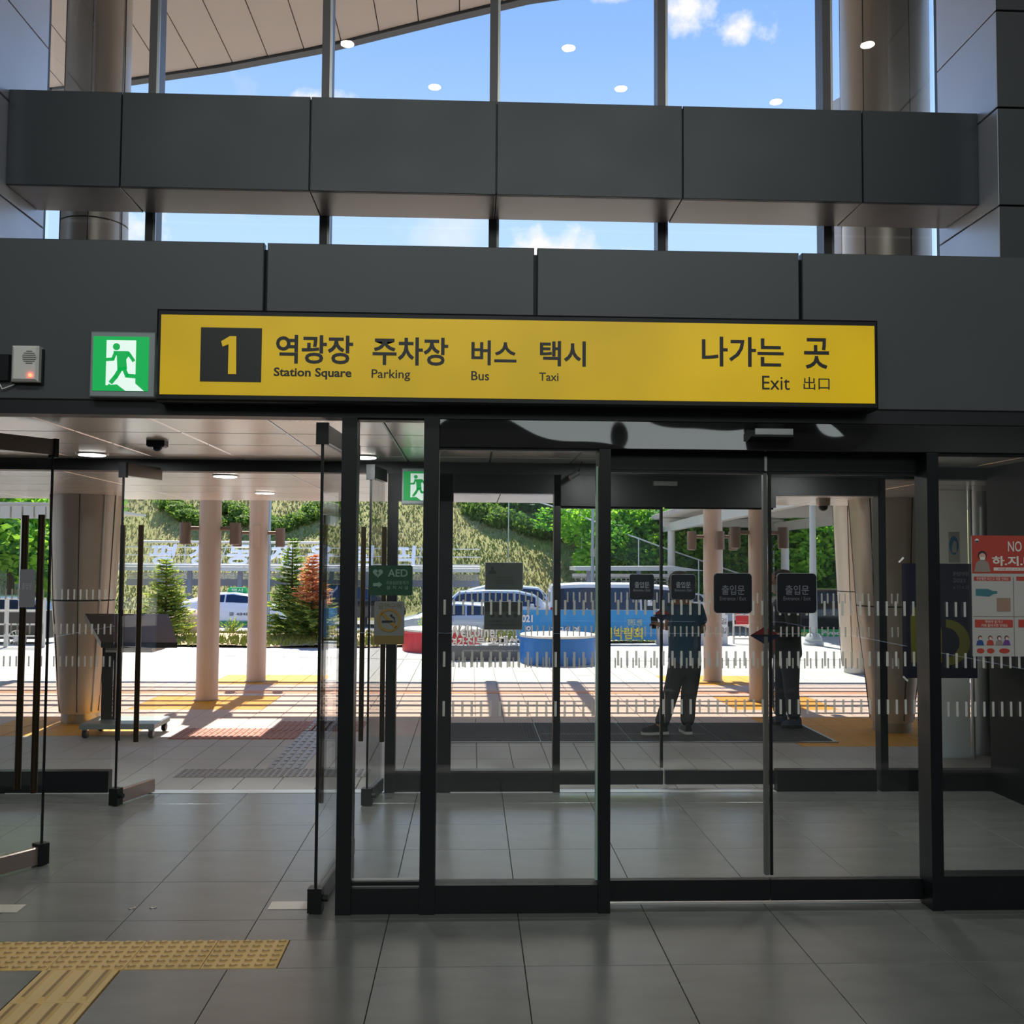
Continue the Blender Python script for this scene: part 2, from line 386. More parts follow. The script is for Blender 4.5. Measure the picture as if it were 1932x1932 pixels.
film(m_dash, .6, .38)
ZA3 = [PZ(1148, YA, 1300), PZ(1246, YA, 1300), PZ(1339, YA, 1300)]
PA, WA = 17.55*YA/F, 4.4*YA/F
ZB3 = [PZ(1126, YB, 1000), PZ(1190, YB, 1000), PZ(1250, YB, 1000)]
PB, WB = 11.3*YB/F, 3.0*YB/F
XA0, XB0 = PX(835.5, YA), PX(876, YB)
def fx(p): return PX(p, YA, 1240)
zb = PZ(1668, YA, 900)
ZTR = PZ(846, YA, 980)
# side light 1
w1 = thing('window_2', 'narrow black framed glass sidelight with AED plate', 'window', (fx(641), YA, 0), None, 'structure')
MB().box(fx(640), fx(669), YA-.02, YA+.10, 0, ZC-.035).obj('post', m_black, w1)
MB().box(fx(796), fx(825), YA-.02, YA+.10, 0, ZC-.035).obj('post', m_black, w1)
MB().box(fx(669), fx(796), YA, YA+.08, PZ(793, YA, 730), ZC-.035).obj('head_rail', m_black, w1)
MB().box(fx(669), fx(796), YA-.01, YA+.09, 0, PZ(1676, YA, 730)).obj('bottom_rail', m_black, w1)
MB().box(fx(669), fx(796), YA, YA+.06, PZ(1671, YA, 730), PZ(1664, YA, 730)).obj('thin_rail', m_black, w1)
MB().box(fx(669), fx(796), YA+.015, YA+.02, PZ(1663, YA, 730), PZ(1659, YA, 730)).obj('gap_glint_strip', m_trimlt, w1)  # pale strips stand in for the reflections in the gaps beside the rail
MB().box(fx(669), fx(796), YA+.015, YA+.02, PZ(1675.5, YA, 730), PZ(1671.5, YA, 730)).obj('gap_glint_strip', m_trimlt, w1)
pane(fx(669), fx(796), YA+.03, PZ(1664, YA, 730), PZ(793, YA, 730), w1)
# window 3: fixed pane beside the sliding doors
w2 = thing('window_3', 'wide fixed glass pane left of the sliding doors', 'window', (fx(900), YA, 0), None, 'structure')
MB().box(fx(1129), fx(1151), YA-.02, YA+.12, 0, ZTR).obj('post', m_black, w2)
MB().box(fx(825), fx(1129), YA-.01, YA+.09, 0, PZ(1669, YA, 980)).obj('bottom_rail', m_black, w2)
MB().box(fx(825), fx(1129), YA-.005, YA+.05, ZTR-.012, ZTR).obj('head_rail', m_black, w2)
pane(fx(825), fx(1127), YA+.03, PZ(1669, YA, 980), ZTR-.012, w2)
MB().box(fx(1124), fx(1128), YA-.003, YA+.03, PZ(1660, YA, 1126), PZ(880, YA, 1126)).obj('glass_edge', m_edge, w2)
dashes(fx(826), fx(1124), YA+.026, ZA3, .073, PA, WA, w2, XA0)
# transom over everything right of sidelight
tr = MB().cbox(fx(825), 4.0, YA-.02, YA+.12, ZTR, ZC-.036, 'y', .003).obj('trim_4', m_transom); struct(tr, 'glossy black transom over the sliding doors', 'transom')
# sliding door operator box and leaves
YS = 5.02
def fs(p): return PX(p, YS, 1240)
ZOP = PZ(888, YS, 1300)
op = MB().box(fs(1150), fs(1752), YS-.02, YS+.10, ZOP, ZTR).obj('trim_5', m_black); struct(op, 'dark operator box above the sliding doors', 'door track')
MB().box(fs(1441), fs(1446), YS-.03, YS-.018, ZOP, PZ(862, YS, 1443)).obj('cover_joint', m_steel, op)
def slider(name, label, a, b, ya, ztop, zbot, zfl, seal, dz, pitch, wd, x00, hh):
    d = thing(name, label, 'door', ((a+b)/2, ya, 0), None, 'structure')
    MB().box(a, b, ya-.022, ya+.022, zfl, zbot).obj('bottom_rail', m_black, d)
    MB().box(a, b, ya-.015, ya+.015, ztop-.015, ztop+.02).obj('top_rail', m_black, d)
    pane(a, b, ya-.005, zbot, ztop-.015, d)
    if seal: MB().box(seal[0], seal[1], ya-.016, ya+.016, zbot+.02, ztop-.01).obj('edge_seal', seal[2], d)
    dashes(a+.01, b-.01, ya-.008, dz, hh, pitch, wd, d, x00)
    return d
m_seal = mat('grey_rubber_seal', srgb(92, 90, 86), .5, .2)
zs1, zs0 = PZ(1658, YS, 1300), PZ(1697, YS, 1300)
d1 = slider('door_1', 'left glass leaf of the near sliding doors', fs(1150), fs(1447.5), YS, ZOP, zs1, max(.012, zs0), (fs(1440), fs(1447), m_seal), ZA3, PA, WA, XA0, .073)
d2 = slider('door_2', 'right glass leaf of the near sliding doors', fs(1449.5), fs(1756), YS, ZOP, zs1, max(.012, zs0), (fs(1449.7), fs(1455), m_black), ZA3, PA, WA, XA0, .073)
MB().box(fs(1150), fs(1750), YS-.005, YS+.02, .0, .006).obj('trim_6', m_trimlt)
struct(bpy.data.objects['trim_6'], 'light metal floor guide under the near sliding doors', 'floor guide')
# right window
w3 = thing('window_4', 'fixed glass pane at the right with the red poster', 'window', (fx(1800), YA, 0), None, 'structure')
MB().box(fx(1750), fx(1772), YA-.02, YA+.12, 0, ZTR).obj('post', m_black, w3)
MB().box(fx(1772), 4.0, YA-.01, YA+.09, 0, PZ(1652, YA, 1850)).obj('bottom_rail', m_black, w3)
MB().box(fx(1772), 4.0, YA-.005, YA+.05, ZTR-.012, ZTR).obj('head_rail', m_black, w3)
pane(fx(1772), 4.0, YA+.03, PZ(1652, YA, 1850), ZTR-.012, w3)
dashes(fx(1773), fx(1990), YA+.026, ZA3, .073, PA, WA, w3, XA0)
# motion sensor on transom
t_ = thing('motion_sensor', 'black box motion sensor over the near sliding doors', 'sensor', (fx(1450), YA-.02, PZ(823, YA, 1450)))
a, b = fx(1410), fx(1490)
MB().prism([(YA-.02, PZ(811, YA, 1450)), (YA-.085, PZ(816, YA, 1450)), (YA-.085, PZ(828, YA, 1450)), (YA-.02, PZ(834, YA, 1450))], a, b, 'x').obj('housing', m_black, t_)
MB().box(a+.02, b-.003, YA-.087, YA-.0845, PZ(824, YA, 1450), PZ(813, YA, 1450)).obj('lens_cover', m_steel, t_)
# ------------------------------------------------------------------ second screen (plane B)
def fb(p): return PX(p, YB, 1240)
ZBT = PZ(891, YB, 450)
tb = MB().box(-4.3, 4.3, YB-.06, YB+.08, ZBT, ZC).obj('trim_7', m_bandblk); struct(tb, 'dark lintel over the outer doors', 'lintel')
def zpb(py, px=1000): return PZ(py, YB, px)
tb = MB().box(fb(748), fb(853), YB-.05, YB+.06, zpb(948), ZBT).box(fb(853), fb(1056), YB-.05, YB+.06, zpb(932), ZBT).box(fb(1044), fb(1462), YB-.05, YB+.06, zpb(957, 1250), ZBT)\
     .box(fb(1462), fb(1660), YB-.05, YB+.06, zpb(936, 1550), ZBT).box(fb(1660), fb(1745), YB-.05, YB+.06, zpb(905, 1700), ZBT).box(fb(1745), 4.3, YB-.05, YB+.06, zpb(906, 1830), ZBT).obj('trim_8', m_black)
struct(tb, 'black transom stepping over the outer doors', 'transom')
zb1 = zpb(1452, 900)
def bwin(n, label, p0, p1, ptop, posts, dash=True, base=True, zlo=None):
    wn = thing('window_%d' % n, label, 'window', (fb((p0+p1)/2), YB, 0), None, 'structure')
    for (a, b) in posts: MB().box(fb(a), fb(b), YB-.05, YB+.05, 0, ZBT).obj('post', m_black, wn)
    MB().box(fb(p0), fb(p1), YB-.04, YB+.04, 0, zb1).obj('bottom_rail', m_black, wn)
    pane(fb(p0), fb(p1), YB, zb1, zpb(ptop, (p0+p1)/2), wn)
    if dash: dashes(fb(p0)+.005, fb(p1)-.005, YB-.003, ZB3, .075, PB, WB, wn, XB0)
    return wn
bwin(5, 'outer fixed glass pane beside the left swing door', -120, 214, 891, [(-132, -120)])
bwin(6, 'outer narrow glass pane behind the AED plate', 748, 826, 948, [(729, 748), (826, 852)], dash=False)
bwin(7, 'outer glass pane holding two dark notices', 852, 1043, 932, [(1043, 1056)])
bwin(8, 'outer glass pane right of the outer sliding doors', 1462, 1648, 936, [(1655, 1669)])
bwin(9, 'narrow outer glass pane in front of a round column', 1669, 1746, 905, [(1746, 1760)])
bwin(10, 'outer glass pane behind the event poster', 1760, 1888, 906, [(1878, 1888)])
zf = zpb(1479, 1200); zl = zpb(1453, 1200)
d3 = slider('door_3', 'left leaf of the outer sliding doors', fb(1056), fb(1250), YB, zpb(957, 1200), zl, max(.012, zf), (fb(1245), fb(1250), m_black), ZB3, PB, WB, XB0, .075)
d4 = slider('door_4', 'right leaf of the outer sliding doors', fb(1254), fb(1460), YB, zpb(957, 1350), zl, max(.012, zf), None, ZB3, PB, WB, XB0, .075)
t_ = MB().box(fb(1230), fb(1274), YB-.09, YB-.05, zpb(918, 1250), zpb(910, 1250)).obj('motion_sensor', m_steel); tag(t_, 'grey bar motion sensor over the outer sliding doors', 'sensor')
tk = MB().box(fb(600)-2.2, fb(1460), YB-.05, YB+.05, 0, .004).obj('trim_9', m_trimlt); struct(tk, 'light metal threshold strip at the outer doors', 'threshold')
# exit sign helper: running figure
def exit_sign(name, label, cx, cz, w_, h_, y, es, wcase=None):
    t = thing(name, label, 'sign', (cx, y, cz))
    m_g = mat('exit_green', srgb(0, 120, 50), .5, emit=srgb(10, 150, 70), es=es)
    m_w = mat('exit_white', srgb(200, 215, 205), .5, emit=srgb(205, 222, 214), es=es*.9)
    k = w_/2
    MB().cbox(cx-k*1.13, cx+k*1.25, y-.05, y, cz-h_/2-.03, cz+h_/2+.025, 'y', .006).obj('case', mat('exit_case', srgb(150, 156, 158), .4, .4), t)
    MB().box(cx-k, cx+k, y-.054, y-.05, cz-h_/2, cz+h_/2).obj('green_face', m_g, t)
    def q(u, v): return (cx-k+u*w_, cz+h_/2-v*h_)
    MB().prism([q(.24,.07), q(.77,.07), q(.77,.86), q(.93,1.0), q(.60,1.0), q(.44,.88), q(.24,.90)], y-.0555, y-.054).obj('doorway', m_w, t)
    mb = MB(); y0, y1 = y-.057, y-.0555
    c = q(.42, .19); mb.prism([(c[0]+.065*w_*math.cos(a*math.pi/8), c[1]+.065*w_*math.sin(a*math.pi/8)) for a in range(16)], y0, y1)
    def limb(pts, w0):
        for (p, r) in zip(pts[:-1], pts[1:]):
            a = Vector(q(*p)); b = Vector(q(*r)); d = (b-a).normalized(); n = Vector((-d.y, d.x))*w0*w_
            mb.prism([a+n-d*w0*w_*.6, b+n+d*w0*w_*.6, b-n+d*w0*w_*.6, a-n-d*w0*w_*.6], y0, y1); y0_ = 0
    mb.prism([q(.36,.27), q(.64,.27), q(.66,.34), q(.60,.42), q(.62,.60), q(.45,.66), q(.43,.36)], y0, y1)
    limb([(.40,.31), (.36,.42), (.22,.43)], .030)
    limb([(.64,.31), (.73,.44)], .030)
    limb([(.50,.60), (.42,.74), (.34,.84)], .040)
    limb([(.56,.58), (.62,.72), (.86,.74)], .036)
    limb([(.30,.90), (.42,.97)], .025)
    mb.obj('running_figure', m_g, t)
    return t
c1 = P(231, 688, YA-.06); exit_sign('exit_sign', 'green illuminated running man sign left of the yellow sign', c1[0], c1[1]+.0, 101*YA/F, 101*YA/F, YA-.03, .5)
c1 = P(789, 917, YB-.1); exit_sign('exit_sign', 'green running man sign inside the vestibule over the outer doors', c1[0], c1[1], 54*YB/F, 54*YB/F, YB-.06, .3)
# ------------------------------------------------------------------ text
def text(s, name, x0, x1, z0, z1, y, m, parent, ext=.001, bold=0., keep=False, tilt=None):
    cu = bpy.data.curves.new(name, 'FONT'); cu.body = s; cu.size = 1; cu.offset = bold; cu.extrude = 0; cu.resolution_u = 3
    o = bpy.data.objects.new(name, cu); C.objects.link(o)
    dg = bpy.context.evaluated_depsgraph_get(); me = bpy.data.meshes.new_from_object(o.evaluated_get(dg)); bpy.data.objects.remove(o)
    if not me.vertices: return None
    xs_ = [v.co.x for v in me.vertices]; ys_ = [v.co.y for v in me.vertices]
    ax, bx_, ay, by = min(xs_), max(xs_), min(ys_), max(ys_)
    sx = (x1-x0)/(bx_-ax); sy = (z1-z0)/(by-ay)
    if keep: sx = sy = min(sx, sy)
    V = [(x0+(v.co.x-ax)*sx, z0+(v.co.y-ay)*sy) for v in me.vertices]
    F_ = [tuple(p.vertices) for p in me.polygons]
    mb = MB(); n = len(V)
    mb.add([(a, y-ext, b) for a, b in V], F_)
    if ext > .0015:
        mb.add([(a, y, b) for a, b in V], [f[::-1] for f in F_])
        cnt = {}
        for f in F_:
            for i in range(len(f)):
                e = (f[i], f[(i+1) % len(f)]); cnt[e] = 1
        for (a, b) in cnt:
            if (b, a) not in cnt: mb.add([(V[a][0], y-ext, V[a][1]), (V[b][0], y-ext, V[b][1]), (V[b][0], y, V[b][1]), (V[a][0], y, V[a][1])], [(3, 2, 1, 0)])
    bpy.data.meshes.remove(me)
    if tilt:
        piv, ang = tilt
        mb.v = [(vx, piv[0]+(vy-piv[0])*math.cos(ang)-(vz-piv[1])*math.sin(ang), piv[1]+(vy-piv[0])*math.sin(ang)+(vz-piv[1])*math.cos(ang)) for vx, vy, vz in mb.v]
    return mb.obj(name, m, parent)
def ptext(s, name, px0, px1, py0, py1, Y, m, parent, **k):
    cx, cz = P((px0+px1)/2, (py0+py1)/2, Y); hw = (px1-px0)/2*Y/F; hh = (py1-py0)/2*Y/F
    return text(s, name, cx-hw, cx+hw, cz-hh, cz+hh, Y, m, parent, **k)
def prect(px0, px1, py0, py1, Y, d=.002):
    cx, cz = P((px0+px1)/2, (py0+py1)/2, Y); hw = (px1-px0)/2*Y/F; hh = (py1-py0)/2*Y/F
    return (cx-hw, cx+hw, Y-d, Y, cz-hh, cz+hh)
# big yellow sign
YG = YA-.16
ys = thing('direction_sign', 'long yellow illuminated sign reading 1, Station Square, Parking, Bus, Taxi and Exit', 'sign', (PX(985, YG, 680), YG, PZ(680, YG, 985)))
m_sy = mat('sign_yellow', srgb(140, 112, 8), .35, 0, emit=srgb(206, 172, 0), es=.42)
# uneven backlight of the tubes
t = m_sy.node_tree; tcn = nd(t, 'ShaderNodeTexCoord'); nz = nd(t, 'ShaderNodeTexNoise'); nz.inputs['Scale'].default_value = 1.6; t.links.new(tcn.outputs['Object'], nz.inputs['Vector'])
t.links.new(mth(t, 'ADD', mth(t, 'MULTIPLY', nz.outputs['Fac'], .22), .17), t.nodes['Principled BSDF'].inputs['Emission Strength'])
m_ink = mat('sign_ink', srgb(32, 30, 30), .4)
r_ = prect(300, 1673, 600, 757, YG); MB().cbox(r_[0]-.01, r_[1]+.005, YG, YA-.03, r_[4]-.022, r_[5]+.022, 'y', .01).obj('case', m_black, ys)
r_ = prect(305, 1667, 603, 754, YG); MB().box(r_[0], r_[1], YG-.003, YG+.001, r_[4], r_[5]).obj('face', m_sy, ys)
YT = YG-.004
r_ = prect(379, 493, 618, 721, YT); MB().box(*r_).obj('number_square', m_ink, ys)
cx, cz = P(432, 670, YT-.002); k = YT/F
MB().prism([(cx+q[0]*k, cz+q[1]*k) for q in ((13, 36), (1, 36), (-15, 26), (-12, 16), (-1, 21), (-1, -36), (14, -36), (14, 36))[::-1] if q != (14, 36)], YT-.004, YT-.002).obj('numeral', m_sy, ys)
for s, a, b, c, d, bo in (('역광장', 521, 666, 632, 687, .022), ('주차장', 703, 846, 636, 690, .022), ('버스', 889, 975, 642, 690, .022), ('택시', 1018, 1106, 643, 692, .022),
                          ('나가는', 1322, 1481, 635, 693, .018), ('곳', 1516, 1565, 637, 697, .018), ('Station Square', 517, 663, 694, 716, .028), ('Parking', 701, 774, 697, 719, .012),
                          ('Bus', 889, 923, 700, 718, .012), ('Taxi', 1017, 1054, 703, 719, .012), ('Exit', 1437, 1491, 709, 736, .004), ('出口', 1515, 1566, 711, 736, .006)):
    ptext(s, 'lettering', a, b, c, d, YT, m_ink, ys, bold=bo)
# alarm box with red light
al = thing('alarm_box', 'white wall speaker box with a red light and cable', 'alarm', (PX(56, YA, 688), YA-.03, PZ(688, YA, 56)))
r_ = prect(31, 80, 656, 723, YA-.03); 
MB().cbox(r_[0], r_[1], YA-.085, YA-.03, r_[4], r_[5], 'y', .012).obj('housing', m_white, al)
MB().box(r_[0]-.012, r_[1]+.008, YA-.045, YA-.03, r_[4]-.008, r_[5]-.01).obj('back_plate', m_black, al)
cx_, cz_ = P(55, 674, YA-.085)
mb = MB()
for k in range(7):
    zz = cz_-.028+k*.0095; hw = math.sqrt(max(0, .032**2-(zz-cz_)**2)); mb.box(cx_-hw, cx_+hw, YA-.087, YA-.085, zz-.002, zz+.002)
mb.obj('speaker_grille', mat('grille', srgb(120, 116, 112), .6), al)
cx_, cz_ = P(57, 708, YA-.085); MB().lathe([(.009, YA-.085), (.007, YA-.092), (.002, YA-.094)], cx_, 0, 10, 'y', cz_).obj('red_lamp', mat('red_led', srgb(255, 40, 20), .3, emit=(1, .05, .02, 1), es=6), al, True)
MB().tube([(PX(12, YA, 690), YA-.04, PZ(692, YA, 12)), (PX(2, YA, 690), YA-.045, PZ(715, YA, 4)), (PX(14, YA, 690), YA-.045, PZ(737, YA, 14)), (PX(36, YA, 690), YA-.04, PZ(728, YA, 36))], .0035).obj('cable', m_white, al, True)
sk = MB().cbox(PX(-14, YA, 700), PX(26, YA, 700), YA-.05, YA-.03, PZ(722, YA, 5), PZ(672, YA, 5), 'y', .004).obj('power_socket', m_black); tag(sk, 'black wall socket left of the white alarm box', 'socket')
# 출입문 plates
m_plate = mat('plate_black', srgb(14, 17, 26), .35); m_pt = mat('plate_grey_text', srgb(112, 114, 120), .5); m_rim = mat('plate_rim', srgb(150, 150, 150), .4)
def rrect(cx, cz, hw, hh, r, n=6):
    pts = []
    for qx, qz, a0 in ((1, 1, 0), (-1, 1, 90), (-1, -1, 180), (1, -1, 270)):
        for k in range(n+1):
            a = math.radians(a0+90*k/n); pts.append((cx+qx*(hw-r)+r*math.cos(a), cz+qz*(hh-r)+r*math.sin(a)))
    return pts
def plate(label, p0, p1, q0, q1, Y, group):
    t = thing('door_plate', label, 'sign', (PX((p0+p1)/2, Y), Y, PZ((q0+q1)/2, Y)), group)
    cx, cz = P((p0+p1)/2, (q0+q1)/2, Y); hw, hh = (p1-p0)/2*Y/F, (q1-q0)/2*Y/F
    MB().prism(rrect(cx, cz, hw, hh, hw*.2), Y-.006, Y-.002).obj('rim', m_rim, t)
    MB().prism(rrect(cx, cz, hw*.975, hh*.975, hw*.19), Y-.009, Y-.006).obj('face', m_plate, t)
    text('출입문', 'lettering', cx-hw*.58, cx+hw*.6, cz-hh*.08, cz+hh*.40, Y-.009, m_pt, t, bold=.012)
    text('Entrance / Exit', 'lettering', cx-hw*.68, cx+hw*.68, cz-hh*.36, cz-hh*.17, Y-.009, m_pt, t)
plate('large black entrance plate on the left near sliding door', 1345, 1419, 1081, 1157, YS-.005, 'black entrance and exit plates')
plate('large black entrance plate on the right near sliding door', 1464, 1541, 1081, 1157, YS-.005, 'black entrance and exit plates')
plate('small black entrance plate on the left outer sliding door', 1187, 1234, 1083, 1131, YB-.005, 'black entrance and exit plates')
plate('small black entrance plate on the right outer sliding door', 1265, 1312, 1083, 1131, YB-.005, 'black entrance and exit plates')
def diamond(label, px, py, hw, hh, Y):
    t = thing('door_sticker', label, 'sticker', (PX(px, Y, py), Y, PZ(py, Y, px)), 'diamond stickers on the sliding doors')
    cx, cz = P(px, py, Y); a, b = hw*Y/F, hh*Y/F
    MB().prism([(cx-a, cz), (cx, cz-b), (cx+a, cz)], Y-.003, Y).obj('lower_half', mat('sticker_navy', srgb(18, 22, 48), .4), t)
    MB().prism([(cx-a, cz), (cx+a, cz), (cx, cz+b)], Y-.003, Y).obj('upper_half', mat('sticker_red', srgb(90, 20, 18), .4), t)
    MB().box(cx-a*.9, cx+a*.9, Y-.0045, Y-.003, cz-b*.10, cz+b*.10).obj('middle_band', m_plate, t)
diamond('dark red and blue diamond sticker on the near sliding doors', 1443, 1199, 29, 17, YS-.012)
diamond('dark diamond sticker on the outer sliding doors', 1249, 1160, 17, 13, YB-.012)
# AED plate, no-smoking plate
m_aed = mat('aed_green', srgb(12, 62, 38), .45); m_aedt = mat('aed_text', srgb(112, 140, 124), .6)
YP = YA+.026
t = thing('aed_plate', 'dark green AED plate with heart and arrow on the sidelight glass', 'sign', (PX(738, YP), YP, PZ(1095, YP)))
cx, cz = P(737.5, 1095, YP); k = YP/F
MB().prism(rrect(cx, cz, 40.5*k, 28*k, 3*k), YP-.004, YP).obj('board', m_aed, t)
ptext('AED', 'lettering', 732, 769, 1074, 1088, YP-.004, m_aedt, t, bold=.015)
ptext('자동심장충격기', 'lettering', 729, 770, 1096, 1103, YP-.004, m_aedt, t)
ptext('설 치 시 설', 'lettering', 729, 770, 1105, 1112, YP-.004, m_aedt, t)
hx, hz = P(713, 1081, YP-.004); MB().prism([(hx+k*9.5*16*math.sin(a)**3/16, hz+k*8.5*(13*math.cos(a)-5*math.cos(2*a)-2*math.cos(3*a)-math.cos(4*a))/15) for a in [2*math.pi*i/24 for i in range(24)]], YP-.006, YP-.004).obj('heart', m_aedt, t)
MB().prism([(hx+1*k, hz+6*k), (hx-3*k, hz-1*k), (hx, hz-1*k), (hx-2*k, hz-7*k), (hx+3*k, hz+1*k), (hx, hz+1*k)], YP-.0075, YP-.006).obj('bolt_mark', m_aed, t)
hx, hz = P(713, 1103, YP-.004); MB().prism([(hx-9*k, hz+3*k), (hx+1*k, hz+3*k), (hx+1*k, hz+6*k), (hx+8*k, hz), (hx+1*k, hz-6*k), (hx+1*k, hz-3*k), (hx-9*k, hz-3*k)], YP-.006, YP-.004).obj('arrow_mark', m_aedt, t)
t = thing('no_smoking_plate', 'white and ochre no smoking plate below the AED plate', 'sign', (PX(735, YP), YP, PZ(1175, YP)))
cx, cz = P(734.5, 1175, YP)
MB().prism(rrect(cx, cz, 28*k, 40*k, 3*k), YP-.004, YP).obj('board', mat('plate_grey_white', srgb(112, 114, 109), .6), t)
MB().box(cx-27*k, cx+27*k, YP-.0055, YP-.004, cz-39*k, cz-24*k).obj('lower_band', mat('plate_ochre', srgb(112, 92, 44), .6), t)
m_och = mat('ring_ochre', srgb(132, 104, 44), .6)
hx, hz = P(734, 1170, YP); rg = MB(); n = 28
for i in range(n):
    a0, a1 = 2*math.pi*i/n, 2*math.pi*(i+1)/n
    rg.prism([(hx+22*k*math.cos(a0), hz+22*k*math.sin(a0)), (hx+22*k*math.cos(a1), hz+22*k*math.sin(a1)), (hx+17.5*k*math.cos(a1), hz+17.5*k*math.sin(a1)), (hx+17.5*k*math.cos(a0), hz+17.5*k*math.sin(a0))], YP-.0065, YP-.004)
rg.prism([(hx-15*k, hz+11*k), (hx-11*k, hz+15*k), (hx+15*k, hz-11*k), (hx+11*k, hz-15*k)], YP-.0065, YP-.004)
rg.obj('prohibition_ring', m_och, t)
MB().box(hx-13*k, hx+7*k, YP-.007, YP-.0055, hz-4.5*k, hz-.5*k).box(hx+8.5*k, hx+9.7*k, YP-.007, YP-.0055, hz-4.5*k, hz-.5*k).box(hx+11*k, hx+12*k, YP-.007, YP-.0055, hz-4.5*k, hz-.5*k)\
    .prism([(hx+6*k, hz+12*k), (hx+1*k, hz+9*k), (hx+4*k, hz+6*k), (hx+9*k, hz+4*k), (hx+9*k, hz+1*k), (hx+11*k, hz+1*k), (hx+11*k, hz+5*k), (hx+6*k, hz+8*k)], YP-.007, YP-.0055).obj('cigarette_mark', m_ink, t)
ptext('금연구역', 'lettering', 714, 757, 1138, 1149, YP-.004, mat('olive_text', srgb(92, 84, 60), .6), t)
# notices on outer pane
def notice(label, p0, p1, q0, q1, kind):
    Y = YB-.006
    t = thing('notice', label, 'notice', (PX((p0+p1)/2, Y), Y, PZ((q0+q1)/2, Y)), 'dark notices on the outer glass')
    MB().box(*prect(p0, p1, q0, q1, Y, .002)).obj('sheet_edge', mat('sheet_edge', srgb(150, 155, 150), .6), t)
    ms_ = mat('sheet_dark', srgb(70, 76, 72), .5); film(ms_, .35, 0); ms_.node_tree.nodes['Translucent BSDF'].inputs[0].default_value = (.06, .07, .066, 1)
    MB().box(*prect(p0+1, p1-1, q0+1, q1-1, Y-.002, .001)).obj('sheet', ms_, t)
    dk = mat('sheet_ink', srgb(24, 26, 26), .6)
    w_ = p1-p0
    if kind == 0:
        x_, z_ = P(p0+14, q0+16, Y); kk = Y/F
        MB().prism([(x_-8*kk, z_-6*kk), (x_-6*kk, z_), (x_-2*kk, z_+2*kk), (x_-3*kk, z_+6*kk), (x_, z_+8*kk), (x_+3*kk, z_+6*kk), (x_+2*kk, z_+2*kk), (x_+6*kk, z_), (x_+8*kk, z_-6*kk)], Y-.0045, Y-.003).obj('portrait_mark', dk, t)
        for j in range(3): ptext('안내말씀 드립니다 여러분', 'lettering', p0+18+j, p1-20+j, q0+27+j*5, q0+30.5+j*5, Y-.003, dk, t)
    else:
        MB().box(*prect(p0+2, p1-1, q0+1, q0+19, Y-.003, .001)).obj('dark_header', dk, t)
        for j in range(4):
            x_, z_ = P(p0+16+j*14.5, q0+26, Y); MB().lathe([(4.2*Y/F, Y-.0045), (4.2*Y/F, Y-.003)], x_, 0, 12, 'y', z_).obj('round_icon', dk, t)
        for j in range(2): ptext('이용에 불편을 드려 죄송합니다', 'lettering', p0+10, p1-6, q0+35+j*7, q0+39+j*7, Y-.003, dk, t)
notice('dark notice with a small portrait on the outer glass', 915, 987, 1061, 1113, 0)
notice('dark notice with four round icons below the portrait notice', 913, 986, 1135, 1188, 1)
# event poster (outer glass)
YQ = YB-.07
t = thing('event_poster', 'dark navy event poster with yellow-green letter shapes and 2021', 'poster', (PX(1775, YQ), YQ, PZ(1170, YQ)))
MB().box(*prect(1700, 1845, 1062, 1280, YQ, .002)).obj('sheet', mat('poster_navy', srgb(26, 26, 42), .5), t)
m_ol = mat('poster_olive', srgb(92, 88, 30), .6); k = YQ/F
def pz_(px, py, Y): return P(px, py, Y)
hx, hz = P(1738, 1200, YQ)
MB().prism([(hx-20*k, hz-50*k), (hx-21*k, hz+35*k), (hx-14*k, hz+53*k), (hx, hz+60*k), (hx+14*k, hz+58*k), (hx+24*k, hz+40*k), (hx+34*k, hz+30*k), (hx+40*k, hz+10*k), (hx+40*k, hz-50*k)], YQ-.004, YQ-.002).obj('letter_stroke', m_ol, t)
rg = MB(); hx, hz = P(1785, 1212, YQ); n = 20
for i in range(n):
    a0, a1 = -math.pi/2+math.pi*i/n, -math.pi/2+math.pi*(i+1)/n
    rg.prism([(hx+46*k*math.cos(a0), hz+44*k*math.sin(a0)), (hx+46*k*math.cos(a1), hz+44*k*math.sin(a1)), (hx+26*k*math.cos(a1), hz+28*k*math.sin(a1)), (hx+26*k*math.cos(a0), hz+28*k*math.sin(a0))], YQ-.005, YQ-.002)
rg.obj('letter_bowl', m_ol, t)
m_pg = mat('poster_grey', srgb(86, 88, 90), .6)
ptext('PIPFF', 'lettering', 1798, 1829, 1079, 1087, YQ-.002, m_pg, t, bold=.02); ptext('2021', 'lettering', 1798, 1821, 1091, 1099, YQ-.002, m_pg, t, bold=.02); ptext('6.17-6.22', 'lettering', 1798, 1829, 1105, 1111, YQ-.002, m_pg, t)
for (a, b) in ((1696, 1058), (1704, 1283)):
    hx, hz = P(a+4, b-2, YQ); s_ = 1 if b < 1100 else -1
    MB().prism([(hx-6*k, hz-4*k*s_), (hx-3*k, hz-6*k*s_), (hx+6*k, hz+3*k*s_), (hx+3*k, hz+5*k*s_)][::s_], YQ-.004, YQ-.0025).obj('tape_piece', m_white, t)
